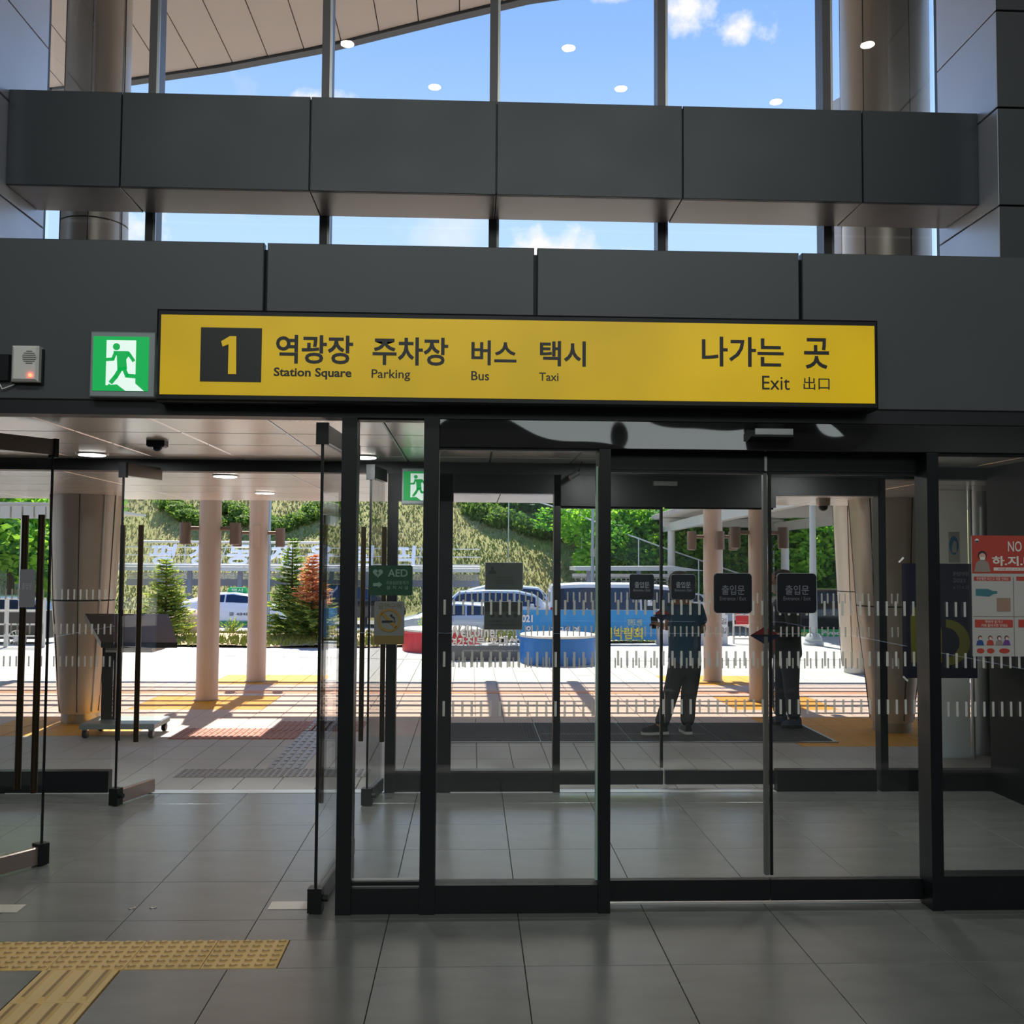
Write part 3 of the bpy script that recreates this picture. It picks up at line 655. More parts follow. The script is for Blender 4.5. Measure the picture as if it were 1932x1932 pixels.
# red poster (near glass)
YR_ = YA+.02
t = thing('warning_poster', 'red and white warning poster starting with NO on the right pane', 'poster', (PX(1900, YR_), YR_, PZ(1125, YR_)))
MB().box(*prect(1830, 2010, 1010, 1240, YR_, .002)).obj('sheet', mat('poster_white', srgb(176, 172, 168), .6), t)
m_rd = mat('poster_red', srgb(170, 62, 48), .6); Y2 = YR_-.002
MB().box(*prect(1830, 2010, 1010, 1083, Y2, .001)).obj('red_header', m_rd, t)
m_pw = mat('poster_text_white', srgb(215, 208, 200), .6)
ptext('NO', 'lettering', 1901, 1928, 1021, 1041, Y2-.001, m_pw, t, bold=.01); ptext('하.지.마', 'lettering', 1870, 1955, 1049, 1068, Y2-.001, m_pw, t, bold=.03)
MB().box(*prect(1872, 2005, 1071, 1077, Y2-.001, .001)).obj('text_strip', m_pw, t)
ptext('마약류 신고 소지 안돼요', 'lettering', 1882, 1940, 1072, 1076, Y2-.002, m_rd, t)
for (a, b, c, d) in ((1836, 1908, 1088, 1096), (1916, 1990, 1088, 1096), (1838, 1912, 1169, 1184), (1920, 1990, 1169, 1184)):
    MB().box(*prect(a, b, c, d, Y2, .001)).obj('red_strip', m_rd, t)
ptext('무분별한 미신고 제품 안돼요', 'lettering', 1841, 1904, 1089, 1095, Y2-.001, m_pw, t)
ptext('택배에 맡기나', 'lettering', 1858, 1892, 1170, 1176, Y2-.001, m_pw, t); ptext('거래 들어가면 안돼요', 'lettering', 1850, 1902, 1177, 1183, Y2-.001, m_pw, t)
for (a, b, c, d) in ((1833, 2010, 1163, 1164), (1912.5, 1913.5, 1088, 1240)):
    MB().box(*prect(a, b, c, d, Y2, .001)).obj('grid_line', mat('poster_line', srgb(110, 90, 86), .6), t)
k = Y2/F
m_teal = mat('poster_teal', srgb(58, 108, 118), .6); m_skin = mat('poster_skin', srgb(206, 160, 140), .6); m_hair = mat('poster_hair', srgb(44, 36, 40), .6); m_grey = mat('poster_coat', srgb(140, 126, 116), .6)
hx, hz = P(1862, 1117, Y2)
MB().prism([(hx-22*k, hz+6*k), (hx+2*k, hz+6*k), (hx+12*k, hz+2*k), (hx+20*k, hz+2*k), (hx+20*k, hz-3*k), (hx+12*k, hz-4*k), (hx+4*k, hz-9*k), (hx-22*k, hz-7*k)], Y2-.001, Y2).obj('bottle_picture', m_teal, t)
hx, hz = P(1893, 1141, Y2); MB().box(hx-13*k, hx+14*k, Y2-.001, Y2, hz-13*k, hz+13*k).obj('can_picture', mat('poster_tan', srgb(146, 118, 102), .6), t)
def figure(px, py, s, mc, parent):
    x_, z_ = P(px, py, Y2); q = s*k
    MB().prism([(x_-12*q, z_-12*q), (x_-9*q, z_+1*q), (x_-3*q, z_+5*q), (x_+3*q, z_+5*q), (x_+9*q, z_+1*q), (x_+12*q, z_-12*q)], Y2-.002, Y2-.001).obj('drawn_coat', mc, parent)
    MB().lathe([(6.5*q, Y2-.003), (6.5*q, Y2-.002)], x_, 0, 12, 'y', z_+11.5*q).obj('drawn_hair', m_hair, parent)
    MB().lathe([(4.8*q, Y2-.004), (4.8*q, Y2-.003)], x_, 0, 12, 'y', z_+10*q).obj('drawn_face', m_skin, parent)
    MB().box(x_-3.5*q, x_+3.5*q, Y2-.005, Y2-.004, z_+5*q, z_+9*q).obj('drawn_mask', m_pw, parent)
figure(1853, 1063, 1.35, m_grey, t)
for i, (px, mc) in enumerate(((1849, mat('drawn_blue', srgb(40, 70, 130), .6)), (1868, m_rd), (1885, m_grey), (1899, mat('drawn_purple', srgb(100, 60, 130), .6)))):
    figure(px, 1210, .62, mc, t)
for px, w_ in ((1850, 7.5), (1869, 7.5), (1895, 10.5)):
    x_, z_ = P(px, 1228, Y2); MB().prism([(x_+w_*k*math.cos(a), z_+5*k*math.sin(a)) for a in [2*math.pi*i/14 for i in range(14)]], Y2-.001, Y2).obj('red_oval', m_rd, t)
hx, hz = P(1843, 1020, Y2-.001); MB().lathe([(4*k, Y2-.002), (4*k, Y2-.001)], hx, 0, 12, 'y', hz).obj('emblem', m_pw, t)
MB().prism([(hx+3.6*k*math.cos(a), hz+3.6*k*math.sin(a)) for a in [math.pi+math.pi*i/8 for i in range(9)]], Y2-.003, Y2-.002).obj('emblem', mat('emblem_navy', srgb(34, 40, 70), .6), t)
# ------------------------------------------------------------------ swing doors
m_rail = mat('door_rail_steel', srgb(150, 134, 126), .28, .6)
m_hnd = mat('door_handle_dark', srgb(66, 54, 40), .28, .8)
def swing(name, label, ah, af, zt, shoe_at_free=True, hz0=.42, hz1=1.92, stick=None, rail=m_rail, hoff=.10):
    """ah hinge (x,y), af free end (x,y)"""
    ah = Vector((ah[0], ah[1], 0)); af = Vector((af[0], af[1], 0)); L_ = (af-ah).length; ang = math.atan2((af-ah).y, (af-ah).x)
    d = thing(name, label, 'door', (ah.x, ah.y, 0), None, 'structure', ang)
    loc = (0, 0, 0)
    MB().cbox(0, L_, -.02, .02, .012, .105, 'z', .006).obj('bottom_rail', rail, d, False, loc)
    MB().box(0, L_, -.02, .02, zt-.10, zt-.012).obj('top_rail', rail, d, False, loc)
    MB().box(.004, L_, -.006, .006, .105, zt-.10).obj('pane', m_glass, d, False, loc)
    MB().box(L_, L_+.008, -.007, .007, .105, zt-.10).obj('edge_strip', m_black, d, False, loc)
    MB().box(L_-.004, L_+.02, -.03, .03, zt-.115, zt-.008).obj('top_patch', m_black, d, False, loc)
    MB().box(L_-.03, L_+.03, -.034, .034, .006, .12).lathe([(.016, .034), (.016, .06)], L_, 0, 12, 'y', .07).obj('floor_latch', m_black, d, False, loc)
    for s_ in (-1, 1):
        h = MB().lathe([(.018, hz0), (.018, hz1)], L_-hoff, s_*.075, 14).obj('handle', m_hnd, d, True, loc)
        for z in (hz0+.28, hz1-.28):
            MB().lathe([(.012, min(0, s_*.075)), (.012, max(0, s_*.075))], L_-hoff, 0, 10, 'y', z).obj('standoff', m_hnd, h, True)
    if stick: MB().box(L_-.26, L_-.14, -.012, -.008, stick[0], stick[1]).obj('push_plate', mat('sticker_grey', srgb(118, 116, 120), .5), d, False, loc)
    return d
zd = ZC-.05
g1 = G(76, 1632); g0 = G(605, 1700)
dd = swing('door_5', 'near left glass swing door standing open at the picture edge', (g1[0]-.48, g1[1]-.70), (g1[0], g1[1]), zd, stick=None)
pl = thing('door_plate', 'grey rounded plate on the near left swing door', 'sign', (PX(52, 4.9), 4.93, PZ(1110, 4.9)))
cx, cz = P(52, 1110, 5.12); k = 5.12/F
pp = MB().prism(rrect(cx, cz, 14*k, 35*k, 4*k), 5.115, 5.12).obj('face', mat('sticker_grey', srgb(120, 118, 122), .5), pl)
text('출입문', 'lettering', cx-9*k, cx+9*k, cz-2*k, cz+10*k, 5.114, mat('sticker_text', srgb(165, 165, 168), .5), pl)
dd = swing('door_6', 'near glass swing door beside the sidelight, open into the vestibule', (g0[0]+.06, YA+.95), (g0[0], YA+.02), zd, rail=mat('door_rail_dark', srgb(90, 88, 90), .3, .7), hoff=.42)
g2 = G(218, 1520); dd = swing('door_7', 'outer left glass swing door standing open', (g2[0]+.13, YB-.03), (g2[0], g2[1]), zd)
g3 = G(692, 1520); dd = swing('door_8', 'outer right glass swing door standing open', (g3[0]+.06, YB-.03), (g3[0], g3[1]), zd, rail=mat('door_rail_dark', srgb(110, 108, 108), .3, .7))
# labels taped on the floor and floor stops
m_tape = mat('clear_floor_label', srgb(190, 180, 170), .3)
for lb, px, py, wx in (('worn floor label at the foot of the near swing door', 558, 1708, .25), ('worn floor label at the left picture edge', 10, 1714, .16)):
    g = G(px, py); o = MB().box(g[0]-wx/2, g[0]+wx/2, g[1]-.06, g[1]+.05, .0005, .0025).obj('floor_label', m_tape); tag(o, lb, 'label')
for lb, px, py in (('left of the two small round steel floor bolts', 249, 1714), ('right of the two small round steel floor bolts', 289, 1713)):
    g = G(px, py); o = MB().lathe([(.017, .0), (.016, .004), (.010, .005), (.008, .003)], g[0], g[1], 16).obj('floor_bolt', m_steel, None, True); tag(o, lb, 'bolt', 'round floor bolts')
# ------------------------------------------------------------------ vestibule
vc = MB().box(-4.3, 4.3, YA+.13, YB-.06, ZC+.02, ZC+.06).obj('ceiling_vestibule', m_soffj); struct(vc, 'light metal panel ceiling of the vestibule', 'ceiling')
xg = [-2.27+.6*k for k in range(-4, 12)]; yg = [YA+.13, 5.23, 5.84, 6.45, 7.05, YB-.06]
for a, b in zip(xg[:-1], xg[1:]):
    for c, d in zip(yg[:-1], yg[1:]):
        MB().cbox(max(a, -4.3)+.004, min(b, 4.3)-.004, c+.004, d-.004, ZC, ZC+.02, 'u', .006).obj('panel', m_soff, vc)
wallbox('wall_vestibule_left', 'side wall of the vestibule on the left', -4.4, -4.3, YA+.1, YB+.05, 0, ZC, m_hall)
wallbox('wall_vestibule_right', 'black glossy side wall of the vestibule on the right', 3.88, 4.3, YA+.13, YB-.04, 0, ZC, mat('black_side', srgb(12, 14, 16), .55, spec=.2))
wallbox('wall_front_left', 'front wall beyond the doors on the left', -9, -4.2, YA, YA+.14, 0, ZC, m_panel)
wallbox('wall_front_right', 'front wall beyond the doors on the right', 4.0, 9, YA, YA+.14, 0, ZC, m_panel)
def downlight(label, px, py, z, grp, r=.09, m=m_down):
    g = G(px, py, z); t = thing('downlight', label, 'light', (g[0], g[1], z), grp)
    MB().lathe([(r*1.25, 0), (r*1.2, -.008), (r, -.01), (r, -.004)], 0, 0, 24).obj('trim_ring', m_steel, t, True, (0, 0, 0))
    MB().cyl(0, 0, -.014, -.006, r*.98, 24).obj('diffuser', m, t, False, (0, 0, 0))
downlight('round downlight lit in the vestibule ceiling at the left', 174, 856, ZC, 'vestibule downlights')
downlight('round downlight in the vestibule ceiling over the narrow sidelight', 686, 861, ZC, 'vestibule downlights')
for dx in (-2.56, -.78, .95, 2.6):  # left pair sits at the downlights, right pair is added unseen fill
    l_ = area('vestibule_lamp_fill', (dx, 6.6, ZC-.02), .16, .16, 8, col=(.95, 1, .99))
g = G(297, 832, ZC); t = thing('ceiling_camera', 'dark dome sensor on the vestibule ceiling', 'camera', (g[0], g[1], ZC))
MB().cbox(-.055, .055, -.04, .04, -.04, 0, 'u', .008).obj('mount', m_black, t, False, (0, 0, 0)); MB().lathe([(.03, -.035), (.028, -.05), (.015, -.062), (.003, -.065)], 0, 0, 16).obj('dome', m_black, t, True, (0, 0, 0))
g = G(1098, 872, ZC); t = thing('ceiling_camera', 'small camera on a bracket in the vestibule behind the wide pane', 'camera', (g[0], g[1], ZC))
MB().tube([(0, 0, 0), (-.02, 0, -.06), (-.05, -.02, -.09)], .006).obj('bracket', m_black, t, False, (0, 0, 0)); MB().tube([(-.03, -.01, -.08), (-.09, -.05, -.12)], .018).obj('body', m_steel, t, False, (0, 0, 0))
# ------------------------------------------------------------------ outside: building soffit and canopy
YE = 11.2; ZS = 2.34
so = MB().box(-14, 14, YB+.08, YE, ZS+.02, ZS+.30).obj('ceiling_porch', m_soffj); struct(so, 'light metal panel soffit over the entrance outside', 'ceiling')
xg = [-3.08+1.68*k for k in range(-5, 9)]; yg = [YB+.08, 8.20, 9.08, 9.95, YE]
for a, b in zip(xg[:-1], xg[1:]):
    for c, d in zip(yg[:-1], yg[1:]):
        MB().cbox(a+.005, b-.005, c+.005, d-.005, ZS, ZS+.02, 'u', .003).obj('panel', m_soff, so)
MB().box(-14, 14, YE, YE+.03, ZS, ZS+.30).obj('fascia', m_soff, so)
for px, py, l in ((425, 897, 'left'), (500, 929, 'farther left'), (1523, 912, 'right')):
    downlight('round downlight in the outdoor porch soffit, the %s one' % l, px, py, ZS, 'porch soffit downlights')
g = G(1553, 941, ZS); t = thing('dome_camera', 'beige dome security camera under the outdoor porch soffit', 'camera', (g[0], g[1], ZS))
MB().lathe([(.07, 0), (.07, -.06), (.06, -.075)], 0, 0, 20).obj('housing', m_col, t, True, (0, 0, 0)); MB().lathe([(.05, -.07), (.045, -.1), (.025, -.12), (.004, -.125)], 0, 0, 20).obj('dome', m_black, t, True, (0, 0, 0))
# glazed lattice canopy in front of the porch
m_lat = mat('lattice_paint', srgb(214, 206, 196), .5)
m_tint = glass('tinted_canopy_glass', (.90, .84, .80, 1), .05)
cn = thing('lattice_canopy', 'light metal slatted canopy with tinted glass beyond the porch soffit', 'canopy', (0, 14, 3.0))
for y, sw in ((12.85, .07), (13.2, .04), (13.75, .10), (14.15, .04), (14.6, .04), (15.05, .09), (15.45, .04), (15.95, .12)):
    MB().box(-9, 7, y, y+sw, 3.02, 3.14).obj('slat', m_lat, cn)
for x in (-6.6, -3.1, -.05, 1.1, 3.45, 6.6): MB().box(x-.08, x+.08, 11.3, 16.1, 2.86, 3.02).obj('beam', m_lat, cn)
MB().box(-9, 7, 12.8, 16.1, 3.145, 3.155).obj('glass_sheet', m_tint, cn)
MB().box(-2.35, 7, 11.25, 12.82, 3.02, 3.10).obj('shade_deck', m_lat, cn)  # both decks are unseen, added to shade the ground beside the sun patch
MB().box(-9, -4.6, 11.25, 12.82, 3.02, 3.10).obj('shade_deck', m_lat, cn)
# round columns with lamps
def lampcol(label, X, Y, plate=False, sides=((-1, 0), (1, 0))):
    t = thing('round_column', label, 'column', (X, Y, 0), 'round canopy columns with cylinder lamps')
    MB().lathe([(.132, 0), (.132, .03), (.13, .04), (.13, 2.88)], 0, 0, 28).obj('shaft', m_colr, t, True, (0, 0, 0))
    MB().lathe([(.15, .0), (.15, .008)], 0, 0, 28).obj('base_ring', m_steel, t, True, (0, 0, 0))
    if plate: MB().box(-.05, .05, -.15, -.128, 1.86, 2.16).obj('cover_plate', m_colr, t, False, (0, 0, 0))
    for (a, b) in sides:
        l = thing('wall_lamp', 'grey cylinder wall lamp on the '+('left' if a < 0 else 'right' if a > 0 else 'near')+' of the '+label, 'lamp', (X, Y, 2.0), 'cylinder wall lamps on the round columns')
        MB().tube([(a*.12, b*.12, .06), (a*.25, b*.25, .06)], .025).obj('arm', m_lampb, l, False, (0, 0, 0))
        MB().lathe([(.062, -.13), (.066, -.125), (.066, .125), (.062, .13)], a*.30, b*.30, 20).obj('shade', m_lampb, l, True, (0, 0, 0))
        MB().lathe([(.05, -.134), (.05, -.13)], a*.30, b*.30, 16).obj('lens', m_white, l, False, (0, 0, 0))
    return t
m_lampb = mat('lamp_body_grey', srgb(128, 116, 110), .5, .1)
gc = [G(390, 1320), G(483, 1285), G(1434, 1322), G(1345, 1285)]
lampcol('near left round column', *gc[0])
lampcol('far left round column', *gc[1], plate=True)
lampcol('near right round column', *gc[2])
lampcol('far right round column', *gc[3])
bp_ = thing('wall_lamp', 'grey cylinder wall lamp on the near face of the far right round column', 'lamp', (gc[3][0], gc[3][1], 2.0), 'cylinder wall lamps on the round columns')
MB().tube([(.04, -.12, .06), (.04, -.22, .06)], .025).obj('arm', m_lampb, bp_, False, (0, 0, 0)); MB().lathe([(.066, -.13), (.066, .13)], .04, -.27, 20).obj('shade', m_lampb, bp_, True, (0, 0, 0))
# big flared columns
def flare(label, X, Y, prof, zt=9.0):
    t = thing('flared_column', label, 'column', (X, Y, 0), 'big flared metal columns')
    lo = [(r, z) for r, z in prof if z <= 1.25]; hi = [(r, z) for r, z in prof if z > 1.25]
    def at(z):
        for (a, b) in zip(prof[:-1], prof[1:]):
            if a[1] <= z <= b[1]: return a[0]+(b[0]-a[0])*(z-a[1])/(b[1]-a[1])
    MB().lathe([(at(.10)-.02, 0), (at(.10)-.02, .10)], 0, 0, 40).obj('plinth', m_steel, t, True, (0, 0, 0))
    MB().lathe([(at(.10), .10)]+[p for p in lo if p[1] > .1]+[(at(1.25), 1.25)], 0, 0, 48).obj('lower_cladding', m_col, t, True, (0, 0, 0))
    MB().lathe([(at(1.265), 1.265)]+[p for p in hi if p[1] < 5.2]+[(at(5.2), 5.2)], 0, 0, 48).obj('upper_cladding', m_col, t, True, (0, 0, 0))
    MB().lathe([(at(5.215), 5.215)]+[p for p in hi if p[1] > 5.2], 0, 0, 48).obj('upper_cladding', m_col, t, True, (0, 0, 0))
    MB().lathe([(at(1.25)-.01, 1.25), (at(1.25)-.01, 1.265)], 0, 0, 48).obj('joint_ring', m_soffj, t, True, (0, 0, 0))
    for k in range(6):
        a = -.35+math.pi/3*k
        MB().tube([((at(z)+.001)*math.cos(a), (at(z)+.001)*math.sin(a), z) for z in (.12, .6, 1.2, 2.4, 4.2, 8.9)], .006, 5).obj('seam', m_soffj, t, False, (0, 0, 0))
    return t
gl = G(152, 1368); gr = G(1683, 1384)
flare('big flared metal column at the left behind the swing doors', gl[0]*(gl[1]+.25)/gl[1], gl[1]+.25, [(.20, 0), (.235, .3), (.27, .8), (.31, 1.25), (.365, 2.4), (.355, 4), (.33, 6), (.33, 9)])
fc_ = [o for o in bpy.data.objects if o.name == 'flared_column'][0]
MB().tube([((r+.002)*math.cos(-.72), (r+.002)*math.sin(-.72), z) for r, z in ((.225, .12), (.25, .5), (.31, 1.25), (.365, 2.4), (.34, 4), (.29, 6), (.29, 8.9))], .011, 6).obj('bright_seam', m_trimlt, fc_, False, (0, 0, 0))
flare('big flared metal column at the right with seam joints', gr[0]*(gr[1]+.2)/gr[1], gr[1]+.2, [(.20, 0), (.22, .3), (.28, .8), (.33, 1.25), (.40, 2.4), (.43, 4), (.44, 6), (.44, 9)])
flare('pale flared column standing farther out behind the right one', PX(1628, 15.5), 15.5, [(.30, 0), (.32, .3), (.35, .8), (.37, 1.25), (.42, 2.4), (.44, 4), (.44, 6), (.44, 9)])
# side wall right outside
m_pale = mat('frosted_wall', srgb(226, 234, 234), .35, 0, .03, 2); film(m_pale, .6, 0); m_pale.node_tree.nodes['Translucent BSDF'].inputs[0].default_value = (.9, .95, .95, 1)
ow = MB().box(PX(1750, 8.7), PX(1829, 8.7), 8.7, 8.71, 0, ZS).obj('wall_outer_right', m_pale); struct(ow, 'pale wing wall outside at the right', 'wall')
ow = MB().box(PX(1831, 8.7), PX(1834, 8.7), 8.66, 8.7, 0, ZC).obj('trim_10', m_trimlt); struct(ow, 'bright metal corner trim of the wing wall', 'trim')
ow = MB().lathe([(.12, 0), (.12, ZC)], PX(1858, 8.9), 8.9, 24).obj('steel_pipe_column', m_steel, None, True); tag(ow, 'round brushed steel column beside the pale wing wall', 'column')
ow = MB().box(PX(1880, 8.8), 14, 8.8, 8.95, 0, ZC).obj('wall_outer_far_right', mat('dark_outer', srgb(34, 36, 38), .3)); struct(ow, 'dark glazed wall farther right outside', 'wall')
lg = thing('blue_logo_sticker', 'small white sticker with a blue round hand mark on the pale wing wall', 'sticker', (PX(1802, 8.69), 8.69, PZ(1035, 8.69)))
MB().box(*prect(1789, 1811, 1003, 1062, 8.698, .003)).obj('sheet', m_white, lg)
hx, hz = P(1800, 1029, 8.69); k = 8.69/F; m_lb = mat('logo_blue', srgb(90, 160, 205), .5)
MB().prism([(hx+9*k*math.cos(a), hz+18*k*math.sin(a)) for a in [2*math.pi*i/20 for i in range(20)]], 8.692, 8.695).obj('blue_ring', m_lb, lg)
MB().prism([(hx-4*k, hz-14*k), (hx+5*k, hz-14*k), (hx+5*k, hz+6*k), (hx, hz+10*k), (hx-4*k, hz-2*k)], 8.689, 8.692).obj('hand_mark', m_white, lg)
# ------------------------------------------------------------------ ground outside
m_pv = mat('paver_grey', srgb(178, 174, 170), .6, 0, .13, 5, .1, 120)
m_pvw = mat('paver_white', srgb(186, 184, 180), .8, 0, .07, 3, .1, 120)
m_pvp = mat('paver_pink', srgb(206, 190, 182), .75, 0, .08, 4, .1, 120)
m_yt = mat('yellow_paver', srgb(222, 158, 30), .6, 0, .10, 9)
m_or = mat('orange_paver', srgb(224, 160, 120), .7, 0, .12, 8)
m_gr = mat('ground_base', srgb(150, 146, 140), .9)
m_red_t = mat('red_brown_tactile', srgb(160, 104, 84), .6, 0, .1, 9)
gb = MB().box(-40, 40, YB+.05, 22.6, -.2, -.012).obj('floor_plaza', m_gr); struct(gb, 'paved station square outside', 'pavement')
pc = {}
def paver(w_, h_, m, key):
    if key not in pc: pc[key] = MB().cbox(.003, w_-.003, .003, h_-.003, -.015, 0, 'z', .003).mesh('paver', m)
    return pc[key]
PW, PD = .30, .575
rows = [YB+.06+PD*k for k in range(24)]
yellow = [(-4.7, -3.35, 9.75, 11.2), (gc[0][0]-.62, gc[0][0]+.75, 11.6, 12.75), (gc[1][0]-.5, gc[1][0]+.9, 13.7, 14.85), (gc[2][0]-.6, gc[2][0]+.75, 11.5, 12.7), (gc[3][0]-.6, gc[3][0]+.8, 13.8, 14.8), (3.05, 4.9, 9.3, 10.75)]
def inyel(x, y):
    return any(a <= x <= b and c <= y <= d for a, b, c, d in yellow)
cnt = 0
far = {'w': MB(), 'p': MB(), 'y': MB(), 'g': MB()}
for j, y in enumerate(rows):
    k0 = int(-(.62*y+.5)/PW); k1 = int((.56*y+.8)/PW)
    for i in range(k0, k1):
        x = i*PW+.06
        if inyel(x+PW/2, y+PD/2): key, m = 'y', m_yt
        elif y < 9.4: key, m = 'g', m_pv
        elif y < 13.7: key, m = ('p', m_pvp)
        else: key, m = 'w', m_pvw
        z = R.uniform(-.0015, .0005)
        if cnt < 290 and y < 12 and abs(x) < 5.5: place('paver', paver(PW, PD, m, key), gb, (x, y, z)); cnt += 1
        else: far[key].cbox(x+.003, x+PW-.003, y+.003, y+PD-.003, -.015, z, 'z', .003)
y = rows[-1]+PD
wide = MB()
while y < 22.6:
    for i in range(int(-.62*y/.6), int(.56*y/.6)+1): wide.cbox(i*.6+.003, i*.6+.597, y+.003, y+.597, -.015, R.uniform(-.0015, .0005), 'z', .003)
    y += .6
for key, m in (('w', m_pvw), ('p', m_pvp), ('y', m_yt), ('g', m_pv)):
    if far[key].v: tag(far[key].obj('pavers', m, gb), kind='stuff')
tag(wide.obj('pavers', m_pvw, gb), kind='stuff')
# orange line
ol = MB()
for i in range(-26, 26): ol.cbox(i*.6+.003, i*.6+.597, 12.95, 13.2, .0, .003, 'z', .002)
for i in range(-1, 1): pass
tag(ol.obj('orange_line_pavers', m_or, gb), kind='stuff')
# curved darker inlay line in the plaza
cv = MB(); pts = [(-4.3+.9*k, 19.0-2.2*math.sin(.12*k+.5)+.05*k) for k in range(22)]
for a, b in zip(pts[:-1], pts[1:]): cv.prism([(a[0], a[1]), (b[0], b[1]), (b[0], b[1]+.14), (a[0], a[1]+.14)], .0, .004, 'z')
cv.obj('inlay_line', m_pv, gb)
# steel tactile tiles outside
m_tst = mat('steel_tactile', srgb(140, 134, 130), .4, .5)
md2 = MB(); md2.cbox(.001, .299, .001, .299, -.01, .003, 'z', .002)
for a in range(6):
    for b in range(6): md2.lathe([(.016, .003), (.014, .008), (.008, .009)], .027+a*.049, .027+b*.049, 8)
md2 = md2.mesh('tactile_tile', m_tst, True)
x0_, y0_ = G(326, 1467); x1_, _ = G(724, 1467)
k = 0
while x0_+.3*(k+1) < x1_+.1: place('dotted_tile', md2, gb, (x0_+.3*k, y0_, .001)); k += 1
mg2 = MB(); mg2.cbox(.001, .299, .001, .299, -.01, .003, 'z', .002)
for a in range(4):
    for b in range(2): mg2.cbox(.02+a*.07, .055+a*.07, .015+b*.145, .13+b*.145, .003, .009, 'z', .004)
mg2 = mg2.mesh('guide_tile', m_tst)
gx, _ = G(497, 1455)
for k in range(9): place('guide_tile', mg2, gb, (gx, y0_+.3*(k+1), .001))
# ribbed red-brown tactile
mr = MB(); mr.cbox(.001, .299, .001, .299, -.01, .003, 'z', .002)
for a in range(5): mr.cbox(.015+a*.058, .045+a*.058, .01, .29, .003, .009, 'z', .004)
mr = mr.mesh('ribbed_tile', m_red_t)
for k in range(3):
    for j in range(2):
        a = G(520, 1380); place('ribbed_tile', mr, gb, (a[0]+.3*k-.06, a[1]+.3*j, .001))
for k in range(4):
    for j in range(2):
        a = G(315, 1395); place('ribbed_tile', mr, gb, (a[0]+.3*k, a[1]+.3*j, .001))
# door mat
a = G(838, 1402); b = G(1584, 1402); c = G(1200, 1365)
mt = thing('door_mat', 'long dark ribbed entrance mat outside the sliding doors', 'mat', ((a[0]+b[0])/2, a[1]+.5, 0))
y0_, y1_ = a[1], c[1]
MB().cbox(a[0], b[0], y0_, y1_, -.005, .010, 'z', .006).obj('frame', m_steel, mt)
m_rub = mat('mat_rubber', srgb(58, 58, 60), .8)
xx = a[0]+.04; n = 0; rb = MB()
while xx < b[0]-.05:
    w_ = min(.86, b[0]-.04-xx)
    q = MB(); q.box(xx, xx+w_-.006, y0_+.04, y1_-.04, .010, .013)
    s_ = xx+.01
    while s_ < xx+w_-.02: q.box(s_, s_+.012, y0_+.045, y1_-.045, .013, .017); s_ += .026
    q.obj('mat_section', m_rub, mt); xx += w_
# ------------------------------------------------------------------ road, bed, hill
m_road = mat('asphalt', srgb(150, 148, 146), .9, 0, .08, 2)
rd = MB().box(-80, 80, 22.6, 46, -1.2, -1.0).obj('floor_road', m_road); struct(rd, 'road and parking area below the square', 'road')
rt = MB().box(-40, 40, 22.6, 22.9, -1.2, -.0).obj('trim_11', m_conc); struct(rt, 'concrete kerb at the far edge of the square', 'kerb')
m_grass = mat('hill_grass', srgb(158, 154, 96), .95, 0, .45, 1.2, .5, 6)
m_tuft = mat('tuft_green', srgb(126, 140, 62), .9, 0, .4, .6)
m_tuft2 = mat('tuft_straw', srgb(172, 162, 108), .9, 0, .3, .6)
def hz_(x, y):
    f = max(0, y-46)
    return -1.0+.62*min(f, 17)+.28*max(0, f-17)+.35*math.sin(x*.23+y*.3)*min(1, f/4)+.02*f*math.sin(x*.11)
mb = MB(); NX, NY = 90, 26
V_ = [(-85+170*i/NX, 45.5+1.5*j, 0) for j in range(NY) for i in range(NX+1)]
V_ = [(x, y, hz_(x, y)-(.0 if y > 46 else .1)) for x, y, _ in V_]
mb.add(V_, [(j*(NX+1)+i, j*(NX+1)+i+1, (j+1)*(NX+1)+i+1, (j+1)*(NX+1)+i) for j in range(NY-1) for i in range(NX)])
hl = mb.obj('hill', m_grass, None, True); tag(hl, 'steep grassy embankment behind the road', 'hill', None, 'structure')
gt = MB()
for i in range(42000):
    x = R.uniform(-26, 10); y = 46.3+13*R.random()**1.3; z = hz_(x, y); h = R.uniform(.06, .22); a = R.uniform(0, 6.28); s_ = R.uniform(.02, .06); lx, ly = R.uniform(-.12, .12), R.uniform(-.12, .12)
    gt.cur = 0 if math.sin(x*.5+3*math.sin(y*.3))+R.uniform(-1, 1) > .35 else 1
    gt.add([(x-s_*math.cos(a), y-s_*math.sin(a), z-.02), (x+s_*math.cos(a), y+s_*math.sin(a), z-.02), (x+lx, y+ly, z+h)], [(0, 1, 2)])
go = gt.obj('grass', [m_tuft, m_tuft2]); tag(go, 'dry and green grass growing on the embankment', 'grass', None, 'stuff')
# mountain far left
m_mtn = mat('far_mountain', srgb(86, 118, 116), 1, 0, .2, .02)
mb = MB(); pts = [(-260+14*k, 60+22*math.sin(k*.5)+10*math.sin(k*1.7)) for k in range(16)]
n = len(pts)
mb.add([(x, 330, -2) for x, z in pts]+[(x, 350, z*.45) for x, z in pts]+[(x, 400, z) for x, z in pts], [(r*n+i, r*n+i+1, (r+1)*n+i+1, (r+1)*n+i) for r in (0, 1) for i in range(n-1)])
o = mb.obj('mountain', m_mtn, None, True); tag(o, 'far bluish wooded mountain at the left', 'mountain', None, 'structure')
gf = MB().box(-400, 400, 60, 420, -3, -2).obj('ground_far', m_grass); struct(gf, 'far ground behind the hill', 'ground')
